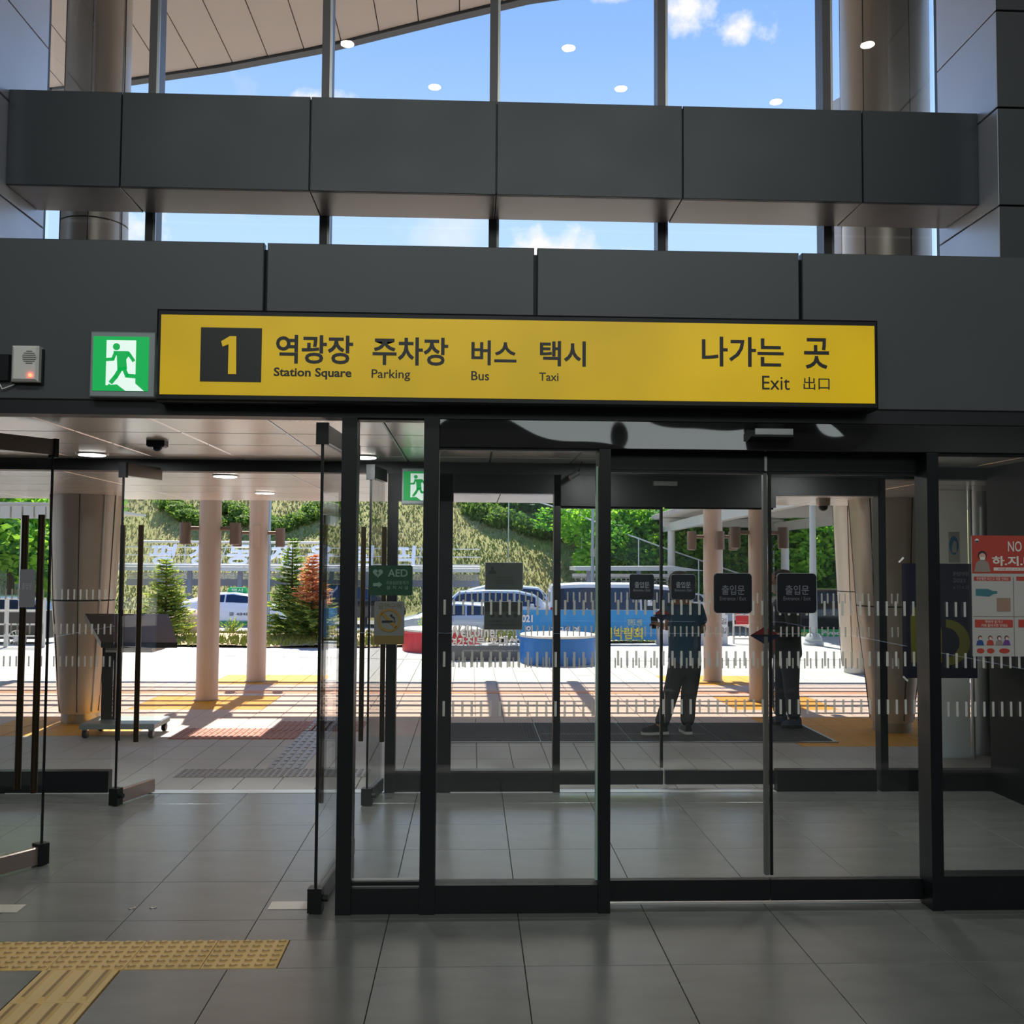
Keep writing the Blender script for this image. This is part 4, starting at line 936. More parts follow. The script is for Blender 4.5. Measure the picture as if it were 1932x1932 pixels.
# leaves
def leafball(seed, cl, n, ls, m):
    r = random.Random(seed); mb = MB()
    for (cx, cy, cz, rx, rz) in cl:
        for i in range(n):
            v = Vector((r.gauss(0, 1), r.gauss(0, 1), r.gauss(0, 1))).normalized()*(r.uniform(.72, 1.05))
            p = Vector((cx+v.x*rx, cy+v.y*rx, cz+v.z*rz)); a = Vector((r.gauss(0, 1), r.gauss(0, 1), r.gauss(0, .6))).normalized()*ls*r.uniform(.6, 1.3); b = v.cross(a).normalized()*ls*.55
            mb.cur = 0 if r.random() < .6 else 1
            mb.add([p-a, p+b, p+a, p-b], [(0, 1, 2, 3)])
    return mb
def leafmat(name, c):
    m = mat(name, c, .7, 0, .25, 2); b = m.node_tree.nodes['Principled BSDF']
    t = m.node_tree; tl = nd(t, 'ShaderNodeBsdfTranslucent'); tl.inputs[0].default_value = (c[0]*1.3, c[1]*1.4, c[2]*.9, 1)
    mx = nd(t, 'ShaderNodeMixShader'); mx.inputs[0].default_value = .55; t.links.new(b.outputs[0], mx.inputs[1]); t.links.new(tl.outputs[0], mx.inputs[2])
    t.links.new(mx.outputs[0], t.nodes['Material Output'].inputs[0]); return m
m_l1 = leafmat('leaf_bright', srgb(160, 200, 74)); m_l2 = leafmat('leaf_mid', srgb(116, 168, 64)); m_l3 = leafmat('leaf_dark', srgb(76, 130, 58)); m_bark = mat('bark', srgb(92, 76, 60), .9)
m_l4 = leafmat('leaf_deep', srgb(38, 84, 56))
tm = []
for s, (ma, mb_) in enumerate(((m_l1, m_l2), (m_l2, m_l3), (m_l1, m_l3))):
    r = random.Random(s+3); cl = [(0, 0, 3.2, 1.5, 1.4)]+[(r.uniform(-1.5, 1.5), r.uniform(-1.2, 1.2), r.uniform(1.6, 4.6), r.uniform(.7, 1.2), r.uniform(.6, 1.0)) for _ in range(10)]
    tm.append((leafball(s, cl, 420, .15, None).mesh('tree_crown', [ma, mb_]), cl))
trm = MB().tube([(0, 0, -.4), (.05, 0, 1.5), (0, .05, 3.2)], [.16, .12, .06], 8).mesh('trunk', m_bark, True)
tlab = 0
def tree(px, py_base, Y, s, k, label, sx=1):
    x, _ = P(px, 1000, Y); z = hz_(x, Y) if Y > 46 else -1.0
    t = thing('tree', label, 'tree', (x, Y, z), 'leafy trees behind the road'); t.scale = (s*sx, s, s); t.rotation_euler.z = R.uniform(0, 6)
    place('crown', tm[k][0], t, (0, 0, 0)); place('trunk', trm, t, (0, 0, 0)); return t
pos = ['above the white van', 'left of the walkway canopy', 'behind the first walkway post', 'behind the second walkway post', 'between the walkway posts', 'left of the far right round column', 'right of the far right round column', 'behind the near right round column', 'behind the lamp post', 'left of the lamp post', 'behind the black car', 'behind the pale flared column']
i = 0
for px, Y, s in ((1140, 47.5, .95), (1178, 46.5, .9), (1222, 46.8, 1.0), (1262, 46.2, .9), (1300, 46.8, 1.0), (1335, 46.0, .95), (1380, 46.5, 1.0), (1425, 44.5, .9), (1470, 45.5, 1.05), (1512, 44.0, 1.0), (1556, 45, 1.1), (1600, 43.5, 1.05)):
    tree(px, 0, Y, s, i % 3, ('bright green' if i % 3 != 1 else 'dark green')+' leafy tree '+pos[i], 1.1); i += 1
for n_, (px, Y, s) in enumerate(((1075, 54, .8), (1030, 56, .7), (1100, 51, .8), (1160, 51, .95), (1245, 50.5, 1.0), (1300, 50.5, 1.1), (1370, 50, 1.1), (1440, 50, 1.2), (1500, 50, 1.3), (1560, 50, 1.3), (1625, 50, 1.3))):
    tree(px, 0, Y, s, n_ % 3, 'leafy tree in the upper row on the embankment, '+['above the blue plinth', 'above the welcome sign', 'beyond the thin lamp pole', 'leftmost behind the fence', 'over the walkway roof end', 'over the walkway middle', 'over the far right round column', 'over the near right round column', 'over the entrance plate', 'over the lamp post', 'beside the flared column'][n_], 1.2)
for n_, (px, Y, s) in enumerate(((20, 40, 1.1), (75, 42, 1.2), (-40, 38, 1.2), (45, 52, 1.3), (0, 58, 1.6), (90, 54, 1.5))):
    tree(px, 0, Y, s, n_ % 3, 'leafy tree seen through the near left swing door, '+['in front', 'beside the flared column', 'at the picture edge', 'in the second row', 'tallest at the back', 'behind the flared column'][n_], 1.1)
# creeping shrubs in arcs on the hill
shm = leafball(31, [(0, 0, .25, .55, .35), (.5, .1, .2, .4, .3), (-.4, 0, .2, .4, .3)], 230, .10, None).mesh('shrub', [leafmat('creeper_green', srgb(128, 152, 74)), leafmat('creeper_dark', srgb(96, 128, 60))])
ORD = 'first second third fourth fifth sixth seventh eighth ninth tenth eleventh twelfth thirteenth fourteenth'.split()
arcs = [(320+11*k, 955+40*math.sin(k/9*1.5)) for k in range(9)]+[(425+12*k, 958+55*(k/10)) for k in range(9)]+[(520+13*k, 1000-48*(k/8)**1.3) for k in range(9)]+[(455+9*k, 985) for k in range(4)]
for n_, (px, py) in enumerate(arcs):
    for Y in [46+.25*q for q in range(120)]:
        d = ray(px, py); tt = Y/d.y
        if H+d.z*tt <= hz_(d.x*tt, Y)+.15: break
    x = d.x*tt
    o = place('shrub', shm, None, (x, Y, hz_(x, Y))); o.scale = (1, 1, R.uniform(.8, 1.25)); o.rotation_euler.z = R.uniform(0, 6)
    tag(o, 'low green creeping shrub, %s from the left in the %s row on the embankment' % (ORD[n_-(0 if n_ < 9 else 9 if n_ < 18 else 18 if n_ < 27 else 27)], 'leftmost curved' if n_ < 9 else 'middle curved' if n_ < 18 else 'right curved' if n_ < 27 else 'short straight'), 'shrub', 'creeping shrubs on the embankment')
# bushes and yellow flowers right of the bare slope
for n_, (px, py) in enumerate([(880+20*k, 950+1.5*k+R.uniform(-6, 6)) for k in range(14)]+[(900+16*k, 975+4*k) for k in range(10)]):
    d = ray(px, py)
    for q in range(120):
        Y = 46+.25*q; tt = Y/d.y
        if H+d.z*tt <= hz_(d.x*tt, Y)+.15: break
    x = d.x*tt; o = place('bush', shm, None, (x, Y, hz_(x, Y)-.1)); o.scale = (1.2, 1.2, R.uniform(1.0, 2.0)); o.rotation_euler.z = R.uniform(0, 6)
    tag(o, 'green bush, %s from the left in the %s line on the upper slope' % (ORD[n_ if n_ < 14 else n_-14], 'upper' if n_ < 14 else 'lower'), 'bush', 'bushes on the upper slope')
m_yf = mat('yellow_flower', srgb(240, 190, 30), .7)
for n_, (px, py, lb) in enumerate(((942, 965, 'upper yellow flower clump on the slope'), (974, 996, 'lower yellow flower clump on the slope'))):
    d = ray(px, py)
    for q in range(120):
        Y = 46+.25*q; tt = Y/d.y
        if H+d.z*tt <= hz_(d.x*tt, Y)+.2: break
    o = leafball(50+n_, [(0, 0, .25, .2, .25)], 60, .06, None).obj('flower_clump', [m_yf, m_l1], None, False, (d.x*tt, Y, hz_(d.x*tt, Y))); tag(o, lb, 'flowers')
# slope fence with mesh
fn = thing('slope_fence', 'thin pale rail fence with green mesh descending the embankment', 'fence', (P(1200, 1010, 50)[0], 50, 4))
fpts = []
for px, py, Y in ((960, 930, 50), (1045, 956, 48), (1098, 974, 46.5), (1150, 996, 45), (1205, 1016, 44.3), (1262, 1037, 44), (1318, 1056, 43.5), (1394, 1082, 43), (1450, 1098, 42.5)):
    x, z = P(px, py, Y); fpts.append((x, Y, z))
MB().tube(fpts, .035, 6).obj('top_rail', m_white, fn)
for (x, y, z) in fpts: MB().tube([(x, y, hz_(x, y) if y > 46 else -1.0), (x, y, z)], .03, 6).obj('post', m_trimlt, fn)
m_mesh = glass('green_mesh', (.62, .80, .70, 1), .02, .5)
for a, b in zip(fpts[:-1], fpts[1:]): MB().add([(a[0], a[1], a[2]-1.3), (b[0], b[1], b[2]-1.3), b, a], [(0, 1, 2, 3)]).obj('mesh_panel', m_mesh, fn)
# ------------------------------------------------------------------ planted bed
m_soil = mat('bed_soil', srgb(196, 172, 138), .95, 0, .25, 3, .5, 30)
bd = MB(); yb0, yb1 = 20.0, 22.55
def bed(x0, x1, ya, yb, name, label):
    mb = MB(); n = 24; m_ = 8
    for j in range(m_+1):
        for i in range(n+1):
            u, v = i/n, j/m_; x = x0+(x1-x0)*u; y = ya+(yb-ya)*v+(.5*abs(2*u-1)**3*(1-v))
            mb.v.append((x, y, .02+.16*math.sin(math.pi*u)**.4*math.sin(math.pi*min(1, v*.9+.05))+.02*math.sin(x*3+y*5)))
    for j in range(m_):
        for i in range(n): mb.f.append([j*(n+1)+i, j*(n+1)+i+1, (j+1)*(n+1)+i+1, (j+1)*(n+1)+i]); mb.mi.append(0)
    o = mb.obj(name, m_soil, None, True); tag(o, label, 'planting bed', None, 'structure')
    gm = MB()
    for _ in range(2600):
        u = R.random(); v = R.choice([R.uniform(0, .25), R.uniform(0, .25), R.uniform(.2, .9)]); x = x0+(x1-x0)*u; y = ya+(yb-ya)*v+(.5*abs(2*u-1)**3*(1-v)); s_ = R.uniform(.01, .025); h = R.uniform(.04, .11); zz = .02+.16*math.sin(math.pi*max(.001, min(.999, u)))**.4*math.sin(math.pi*min(1, v*.9+.05))
        gm.add([(x-s_, y, zz-.01), (x+s_, y, zz-.01), (x+R.uniform(-.04, .04), y+R.uniform(-.04, .04), zz+h)], [(0, 1, 2)])
    g_ = gm.obj('grass', m_tuft); tag(g_, 'short grass along the edge of the '+label.split(' with')[0], 'grass', None, 'stuff')
X_ = lambda px, Y: P(px, 1180, Y)[0]
bed(X_(240, 20), X_(830, 20), 19.6, 22.5, 'planting_bed', 'left sandy planting bed with conifers')
bed(X_(870, 20), X_(1330, 20), 20.9, 22.5, 'planting_bed', 'middle planting strip with weeds behind the welcome sign')
m_n1 = leafmat('needle_green', srgb(104, 134, 78)); m_n2 = leafmat('needle_light', srgb(168, 172, 86)); m_n3 = leafmat('needle_rust', srgb(196, 130, 98)); m_n4 = leafmat('needle_rust_light', srgb(210, 158, 122)); m_n5 = leafmat('needle_yellow', srgb(160, 158, 44))
def conifer(label, px, py, Y, h, rb, mats, seed, z=.1, dens=1., low=None, taper=.8):
    x, _ = P(px, py, Y); t = thing('conifer', label, 'tree', (x, Y, z)); r = random.Random(seed)
    MB().tube([(0, 0, -.1), (.01, 0, h*.5), (0, 0, h*.97)], [.035, .022, .005], 7).obj('trunk', m_bark, t, True, (0, 0, 0))
    mb = MB(); mb2 = MB(); lay = int(h/.07)
    for k in range(lay):
        f = k/lay; zz = h*(.06+.94*f); rr = rb*(1-f)**taper+.02; nb = int((8+10*(1-f))*dens)
        for b in range(nb):
            a = r.uniform(0, 6.283); L_ = rr*r.uniform(.6, 1.1); dz = L_*r.uniform(-.05, .35)
            tip = Vector((L_*math.cos(a), L_*math.sin(a), zz+dz)); base = Vector((0, 0, zz))
            tgt = mb2 if (low and f < low+r.uniform(-.08, .08)) else mb
            ns = max(3, int(L_/.03))
            for q in range(ns):
                p = base.lerp(tip, (q+.6)/ns)
                for s_ in (-1, 1):
                    d = Vector((math.cos(a+s_*r.uniform(.4, 1.2)), math.sin(a+s_*r.uniform(.4, 1.2)), r.uniform(-.1, .6)))*r.uniform(.05, .10)
                    n_ = d.cross(Vector((r.uniform(-1, 1), r.uniform(-1, 1), 1))).normalized()*.020
                    tgt.cur = 0 if r.random() < .65 else 1; tgt.add([p-n_, p+n_, p+d+n_*.3, p+d-n_*.3], [(0, 1, 2, 3)])
    mb.obj('needle_crown', mats[:2], t, False, (0, 0, 0))
    if mb2.v: mb2.obj('lower_branches', mats[2:] if len(mats) > 2 else mats, t, False, (0, 0, 0))
    return t
conifer('yellowish green conifer left of the white taxi', 311, 1190, 20.6, 1.62, .60, [m_n2, m_n1], 1, taper=.65)
conifer('tall dark green conifer in the planting bed', 549, 1190, 20.8, 2.05, .66, [m_n1, m_n2], 2, dens=.75)
conifer('rust red conifer with green lower branches', 588, 1190, 20.2, 1.72, .52, [m_n3, m_n4, m_n1, m_n2], 3, low=.38, taper=.6)
def shrub(label, px, py, s, seed, mats):
    gx_, gy_ = G(px, py); t = thing('shrub', label, 'shrub', (gx_, gy_, .06)); r = random.Random(seed); mb = MB()
    for b in range(34):
        a = r.uniform(0, 6.28); el = r.uniform(.5, 1.4); L_ = s*r.uniform(.6, 1); d = Vector((math.cos(a)*math.cos(el), math.sin(a)*math.cos(el), math.sin(el)))
        for q in range(9):
            p = d*L_*(q+1)/9
            for s_ in (-1, 1):
                e = (d*.6+Vector((r.uniform(-1, 1), r.uniform(-1, 1), r.uniform(-.2, 1)))).normalized()*.06; n_ = e.cross(d).normalized()*.011
                mb.cur = r.randint(0, 1); mb.add([p-n_, p+n_, p+e], [(0, 1, 2)])
    mb.obj('leaves', mats, t, False, (0, 0, 0)); MB().tube([(0, 0, -.05), (0, 0, s*.4)], .015, 6).obj('stem', m_bark, t, False, (0, 0, 0))
shrub('small yellow-green shrub at the foot of the boulder', 352, 1198, .42, 1, [m_n5, m_n2]); shrub('small green shrub between the two left round columns', 437, 1200, .38, 2, [m_n2, m_n1])
shrub('small yellow-green shrub right of the far left round column', 533, 1204, .34, 3, [m_n5, m_n2]); shrub('bright yellow-green shrub beside the near swing door', 601, 1204, .38, 4, [m_n5, m_l1])
shrub('thin leafy shrub behind the red plinth', 806, 1200, .40, 5, [m_n2, m_l1]); shrub('low shrub at the foot of the conifer at far left', 300, 1212, .25, 6, [m_n2, m_n5])
# boulder
gx_, gy_ = G(350, 1196); mb = MB(); mb.lathe([(.01, -.05), (.30, -.05), (.44, .08), (.42, .22), (.30, .34), (.12, .40), (.01, .41)], 0, 0, 20)
mb.v = [(x*1.15+.05*math.sin(5*z+x*4), y*.8, z*(1+.18*math.sin(3*x+1))) for x, y, z in mb.v]
o = mb.obj('boulder', mat('granite', srgb(208, 184, 164), .9, 0, .2, 6, .6, 12), None, True, (gx_, gy_, .1)); tag(o, 'pinkish beige boulder in the planting bed', 'rock')
# ------------------------------------------------------------------ plinths, welcome sign, banners
def plinth(label, px, py, rad, h, m):
    g = G(px, py); t = thing('plinth', label, 'plinth', (g[0]*(g[1]+rad)/g[1], g[1]+rad, 0))
    MB().lathe([(rad, 0), (rad, h-.05), (rad*.985, h-.045)], 0, 0, 40).obj('drum', m, t, True, (0, 0, 0))
    MB().lathe([(rad, h-.045), (rad, h-.01), (rad*.97, h)], 0, 0, 40).obj('top_disc', m_white, t, True, (0, 0, 0))
plinth('round red plinth with a white top', 833, 1233, .74, .42, mat('plinth_red', srgb(208, 44, 58), .5)); plinth('round blue plinth with a white top', 1052, 1257, .64, .48, mat('plinth_blue', srgb(20, 112, 196), .5))
gw = G(936, 1246); YWS = gw[1]
wl = thing('welcome_sign', 'grey plinth sign with white raised letters reading Welcome', 'sign', (gw[0], YWS, 0))
r_ = prect(848, 1021, 1219, 1246, YWS); MB().cbox(r_[0], r_[1], YWS, YWS+.3, 0, r_[5], 'y', .01).obj('base_block', mat('sign_grey', srgb(112, 118, 124), .6), wl)
m_lw = mat('letter_white', srgb(236, 234, 230), .45)
ptext('Welcome!', 'raised_lettering', 846, 938, 1180, 1202, YWS+.08, m_lw, wl, ext=.06, bold=.03)
ptext('여가', 'raised_lettering', 850, 877, 1203, 1218, YWS+.08, m_lw, wl, ext=.06, bold=.03)
ptext('진부·오대산', 'raised_lettering', 879, 978, 1200, 1219, YWS+.08, m_lw, wl, ext=.06, bold=.035)
ptext('이래요', 'raised_lettering', 980, 1019, 1204, 1218, YWS+.08, m_lw, wl, ext=.06, bold=.03)
m_lo = mat('letter_outline_grey', srgb(92, 92, 92), .6)
for s, a, b, c, d in (('Welcome!', 846, 938, 1180, 1202), ('여가', 850, 877, 1203, 1218), ('진부·오대산', 879, 978, 1200, 1219), ('이래요', 980, 1019, 1204, 1218)):
    ptext(s, 'letter_backing', a-.8, b+.8, c-.8, d+.8, YWS+.10, m_lo, wl, ext=.018, bold=.06)
ptext('오대산국립공원은 진부(오대산)역에서 12km 거리에 위치합니다', 'lettering', 873, 990, 1226, 1230, YWS-.001, m_lw, wl)
YN = 20.7
bn = thing('blue_banner', 'blue event banner with white 2021 and yellow Korean letters', 'banner', (PX(1110, YN), YN, 0))
m_bl = mat('banner_blue', srgb(52, 148, 214), .6)
mb = MB(); ax, _ = P(975, 1180, YN); bx_, _ = P(1240, 1180, YN); _, z0 = P(1100, 1207, YN); _, z1 = P(1100, 1151, YN); n = 30
for i in range(n+1):
    x = ax+(bx_-ax)*i/n; yy = YN+.02*math.sin(i*1.3); mb.v += [(x, yy, z0), (x, yy, z1)]
for i in range(n): mb.f.append([2*i, 2*i+2, 2*i+3, 2*i+1]); mb.mi.append(0)
mb.obj('cloth', m_bl, bn, True); 
for p in (975, 1108, 1240): x, _ = P(p, 1180, YN); MB().cyl(x, YN+.06, 0, z1+.03, .02, 10).obj('post', m_steel, bn)
m_ly = mat('letter_yellow', srgb(238, 226, 90), .6); YN2 = YN-.03
ptext('2021', 'lettering', 977, 1005, 1160, 1174, YN2, m_lw, bn, bold=.03); ptext('의', 'lettering', 992, 1005, 1180, 1198, YN2, m_lw, bn, bold=.03); ptext('전국의 역', 'lettering', 1040, 1092, 1182, 1199, YN2, m_lw, bn, bold=.03)
ptext('산업박람회', 'lettering', 1118, 1213, 1184, 1206, YN2, m_ly, bn, bold=.03); ptext('강원도 산림', 'lettering', 1184, 1211, 1168, 1180, YN2, m_ly, bn, bold=.0)
wb = thing('white_banner', 'white banner board with two black Korean letters', 'banner', (PX(1365, YN), YN, 0))
r_ = prect(1236, 1374, 1150, 1216, YN+.1); MB().box(r_[0], r_[1], YN+.1, YN+.13, 0.0, r_[5]).obj('board', mat('board_white', srgb(226, 228, 232), .6), wb)
ptext('일', 'lettering', 1360, 1371, 1166, 1178, YN+.098, m_ink, wb); ptext('일', 'lettering', 1360, 1371, 1184, 1196, YN+.098, m_ink, wb)
# ------------------------------------------------------------------ cars
m_car = mat('car_white', srgb(232, 234, 238), .25, 0, coat=.6); m_cb = mat('car_black', srgb(22, 23, 27), .2, 0, coat=.8); m_cg = mat('car_glass', srgb(44, 58, 80), .08, .2); m_cg2 = mat('windscreen', srgb(120, 160, 176), .08, .2)
m_tyre = mat('tyre', srgb(26, 26, 27), .8); m_hub = mat('hubcap', srgb(170, 172, 175), .35, .8); m_car2 = mat('car_silver', srgb(200, 208, 218), .28, .3, coat=.5); m_hl = mat('headlamp', srgb(215, 225, 235), .15, .3); m_tl = mat('tail_lamp', srgb(170, 30, 26), .3)
def car(name, label, x, y, z, L_, Hh, m, kind, face=1, scalew=1):
    """side view along x; face=1 front towards +x"""
    t = thing(name, label, 'car', (x, y, z), 'cars on the road'); t.scale = (face, 1, 1); W_ = .9*scalew
    if kind == 'sedan': st_ = [(-.5, .45, .62, .62), (-.485, .3, .70, .70), (-.38, .26, .76, .78), (-.33, .24, .77, .84), (-.17, .22, .76, .985), (.0, .22, .75, 1.0), (.12, .22, .74, .95), (.26, .22, .71, .735), (.40, .24, .62, .62), (.48, .28, .54, .54), (.5, .36, .46, .46)]
    elif kind == 'suv': st_ = [(-.5, .4, .60, .62), (-.49, .26, .66, .80), (-.42, .24, .67, .96), (-.2, .22, .66, 1.0), (.02, .22, .65, .99), (.16, .22, .64, .90), (.29, .22, .62, .635), (.42, .24, .56, .56), (.485, .26, .50, .50), (.5, .32, .42, .42)]
    else: st_ = [(-.5, .3, .5, .90), (-.49, .2, .52, .97), (-.3, .2, .52, 1.0), (.1, .2, .52, 1.0), (.3, .2, .51, .95), (.42, .2, .48, .60), (.485, .22, .42, .45), (.5, .28, .36, .36)]
    def ring(u, zb, zs, zr, gr=0):
        f = 1-.16*max(0, abs(u)-.38)/.12; w0 = W_*f; wr = w0*(.74 if zr > zs+.02 else .97)
        return [(-w0*.92, zb), (-w0, (zb+zs)/2), (-w0*.97, zs), (-wr, zr*.97+zs*.03 if zr > zs+.02 else zr), (-wr*.8, zr+(.012 if zr > zs else .01)), (wr*.8, zr+(.012 if zr > zs else .01)), (wr, zr*.97+zs*.03 if zr > zs+.02 else zr), (w0*.97, zs), (w0, (zb+zs)/2), (w0*.92, zb)]
    mb = MB(); n = 10
    for s_ in st_:
        for (yy, zz) in ring(*s_): mb.v.append((s_[0]*L_, yy, zz*Hh))
    for k in range(len(st_)-1):
        for i in range(n): mb.f.append([k*n+i, k*n+(i+1) % n, (k+1)*n+(i+1) % n, (k+1)*n+i]); mb.mi.append(0)
    mb.f += [list(range(n))[::-1], [(len(st_)-1)*n+i for i in range(n)]]; mb.mi += [0, 0]
    mb.obj('body', m, t, True, (0, 0, 0))
    def at(u):
        for a, b in zip(st_[:-1], st_[1:]):
            if a[0] <= u <= b[0]:
                q = (u-a[0])/(b[0]-a[0]); return tuple(a[i]+(b[i]-a[i])*q for i in range(4))
    cab = [s_ for s_ in st_ if s_[3] > s_[2]+.03]; u0, u1 = cab[0][0]+.005, cab[-1][0]+.09
    if kind == 'van': u0 = -.47; u1 = .36
    nwin = 3 if kind != 'sedan' else 2
    for sd_ in (-1, 1):
        for w_i in range(nwin):
            a = u0+(u1-u0)*w_i/nwin+.006; b = u0+(u1-u0)*(w_i+1)/nwin-.006; q = MB(); m_ = 5
            for k in range(m_+1):
                u = a+(b-a)*k/m_; s_ = at(u); rg_ = ring(*s_)
                lo = rg_[2] if sd_ < 0 else rg_[7]; hi = rg_[3] if sd_ < 0 else rg_[6]
                for f in (.10, .88): q.v.append((u*L_, lo[0]+(hi[0]-lo[0])*f+sd_*.012, (lo[1]+(hi[1]-lo[1])*f)*Hh))
            for k in range(m_): q.f.append([2*k, 2*k+2, 2*k+3, 2*k+1]); q.mi.append(0)
            q.obj('side_window', m_cg, t, False, (0, 0, 0))
    for a, b, nm in (([s_ for s_ in st_ if s_[3] > .88][-1][0]+.01, [s_ for s_ in st_ if s_[0] > .1 and s_[3] < s_[2]+.09][0][0]-.01, 'windscreen'),):
        q = MB()
        for k in range(4):
            u = a+(b-a)*k/3; s_ = at(u); rg_ = ring(*s_)
            for i in (4, 5): q.v.append((u*L_+.01, rg_[i][0]*.98, rg_[i][1]*Hh+.012))
        for k in range(3): q.f.append([2*k, 2*k+1, 2*k+3, 2*k+2]); q.mi.append(0)
        q.obj(nm, m_cg2, t, True, (0, 0, 0))
    for u in (-.31, .32):
        for sd_ in (-1, 1):
            w_ = MB().lathe([(.22, -.1), (.32, -.1), (.33, -.07), (.33, .07), (.32, .1), (.22, .1)], 0, 0, 22, 'y').obj('wheel', m_tyre, t, True, (u*L_, sd_*(W_-.10), .33))
            MB().lathe([(.05, -.115*1), (.21, -.105), (.21, .105), (.05, .115)], 0, 0, 12, 'y').obj('hubcap', m_hub, w_, False, (0, 0, 0))
    for sd_ in (-1, 1):
        q = at(.475); MB().cbox(.44*L_, .488*L_, sd_*W_*.62-.16, sd_*W_*.62+.16, (q[2]-.11)*Hh, (q[2]-.02)*Hh, 'x', .02).obj('headlamp', m_hl, t, False, (0, 0, 0))
        MB().cbox(-.502*L_, -.47*L_, sd_*W_*.68-.14, sd_*W_*.68+.14, .50*Hh, .60*Hh, 'w', .02).obj('tail_lamp', m_tl, t, False, (0, 0, 0))
        MB().cbox(.12*L_, .15*L_, sd_*(W_+.09)-.08, sd_*(W_+.09)+.08, .64*Hh, .73*Hh, 'z', .02).obj('mirror', m, t, False, (0, 0, 0))
    return t
tx = car('taxi', 'white taxi with a green roof light and green side stripe', P(448, 1160, 38)[0], 38, -1.0, 4.75, 1.47, m_car, 'sedan', 1)
rl = MB().prism([(-.38, 1.46), (.38, 1.46), (.30, 1.66), (-.30, 1.66)], -.12, .12).obj('roof_light', mat('taxi_green', srgb(20, 160, 80), .5), tx, False, (0, 0, 0))
MB().box(-1.5, 1.2, -.935, -.925, .30, .46).obj('side_stripe', mat('stripe_green', srgb(30, 130, 80), .5), tx, False, (0, 0, 0))
mm = text('택시', 'lettering', -.2, .2, 1.49, 1.62, -.121, m_lw, None); mm.parent = tx
mm = text('콜 4848', 'lettering', -.1, .6, .66, .78, -.915, m_ink, None); mm.parent = tx
car('car', 'white sedan with its bonnet behind the no smoking plate', P(862, 1160, 30)[0], 30, -1.0, 4.7, 1.46, m_car2, 'sedan', -1)
car('car', 'dark sports utility car behind the near swing door', P(660, 1160, 42)[0], 42, -1.0, 4.7, 1.72, m_cb, 'suv', 1)
car('car', 'white sports utility car behind the upper dark notice', P(920, 1160, 40)[0], 40, -1.0, 4.7, 1.75, m_car, 'suv', -1)
car('car', 'white sports utility car behind the lower dark notice', P(968, 1160, 36)[0], 36, -1.0, 4.6, 1.68, m_car2, 'suv', 1)
car('van', 'white van behind the blue banner', P(1178, 1160, 34)[0], 34, -1.0, 5.1, 1.98, m_car, 'van', 1)
car('car', 'white car behind the white banner board', P(1275, 1160, 40)[0], 40, -1.0, 4.6, 1.5, m_car, 'sedan', -1)
bc = car('car', 'black taxi with a green stripe reading Pyeong Chang beside the lamp post', P(1580, 1190, 26)[0], 26, -.42, 4.9, 1.45, m_cb, 'sedan', 1)
MB().box(-1.75, 1.6, -.945, -.925, .26, .46).obj('side_stripe', mat('stripe_bright_green', srgb(30, 168, 96), .5), bc, False, (0, 0, 0))
mm = text('Pyeong Chang', 'lettering', -.75, .75, .29, .43, -.946, m_lw, None, bold=.03); mm.parent = bc
mm = text('Welcome to', 'lettering', -1.6, -.85, .31, .41, -.946, m_ly, None, bold=.02); mm.parent = bc
mm = text('개 인', 'lettering', .25, .60, .60, .70, -.93, m_lw, None, bold=.02); mm.parent = bc
# raised ground pad for the black car
pd = MB().box(4, 30, 22.9, 29, -1.1, -.42).obj('trim_12', m_conc); struct(pd, 'raised drop-off lane at the right', 'kerb')
car('car', 'dark blue car behind the white fence at far left', P(30, 1160, 27)[0], 27, -1.0+.1, 4.6, 1.6, mat('car_navy', srgb(40, 60, 90), .25, 0, coat=.6), 'suv', 1)
# ------------------------------------------------------------------ shelter with big letters
YH = 43.0
sh = thing('bus_shelter', 'long grey bus shelter behind the road carrying big white letters', 'shelter', (P(540, 1100, YH)[0], YH, -1.0))
xa, _ = P(225, 1080, YH); xb, _ = P(905, 1080, YH); _, zr = P(540, 1073, YH)
MB().box(xa, xb, YH-1.0, YH+1.2, zr-.10, zr+.06).obj('roof', mat('shelter_roof', srgb(206, 206, 204), .4, .3), sh)
MB().tube([(xa, YH-1.02, zr+.12), (xb, YH-1.02, zr+.12)], .05, 8).obj('roof_edge_tube', m_white, sh)
m_sb = mat('shelter_blue_grey', srgb(150, 158, 180), .5)
_, z1 = P(540, 1094, YH); _, z2 = P(540, 1107, YH); MB().box(xa, xb, YH+.9, YH+1.0, z2, z1).obj('back_beam', m_sb, sh)
for k in range(4):
    _, zz = P(540, 1083+3*k, YH); MB().box(xa, xb, YH+.95, YH+1.0, zz-.03, zz+.02).obj('louvre', m_steel, sh)
for p in (300, 357, 452, 503, 625, 690, 800, 850): x, _ = P(p, 1140, YH); MB().box(x-.09, x+.09, YH-.1, YH+.1, -1.0, zr-.1).obj('post', m_sb, sh)
ls = thing('letter_frame', 'big white laid-back Korean letters on a tube frame above the shelter', 'sign', (P(540, 1050, YH)[0], YH, zr))
_, zt = P(540, 1030, YH)
ang = math.radians(-38)
for s, c in zip('평창동계올림픽', (314, 388, 458, 532, 608, 684, 762)):
    x, _ = P(c, 1050, YH); hgt = (zt-zr-.12)/math.cos(ang)
    text(s, 'channel_letter', x-.52, x+.52, zr+.12, zr+.12+hgt, YH-.9, mat('letter_face', srgb(238, 240, 244), .4) if s == '평' else bpy.data.materials['letter_face'], ls, ext=.07, bold=.012, tilt=((YH-.9, zr+.12), ang))
y1f = YH-.85-(hgt)*math.sin(ang)
fr = MB()
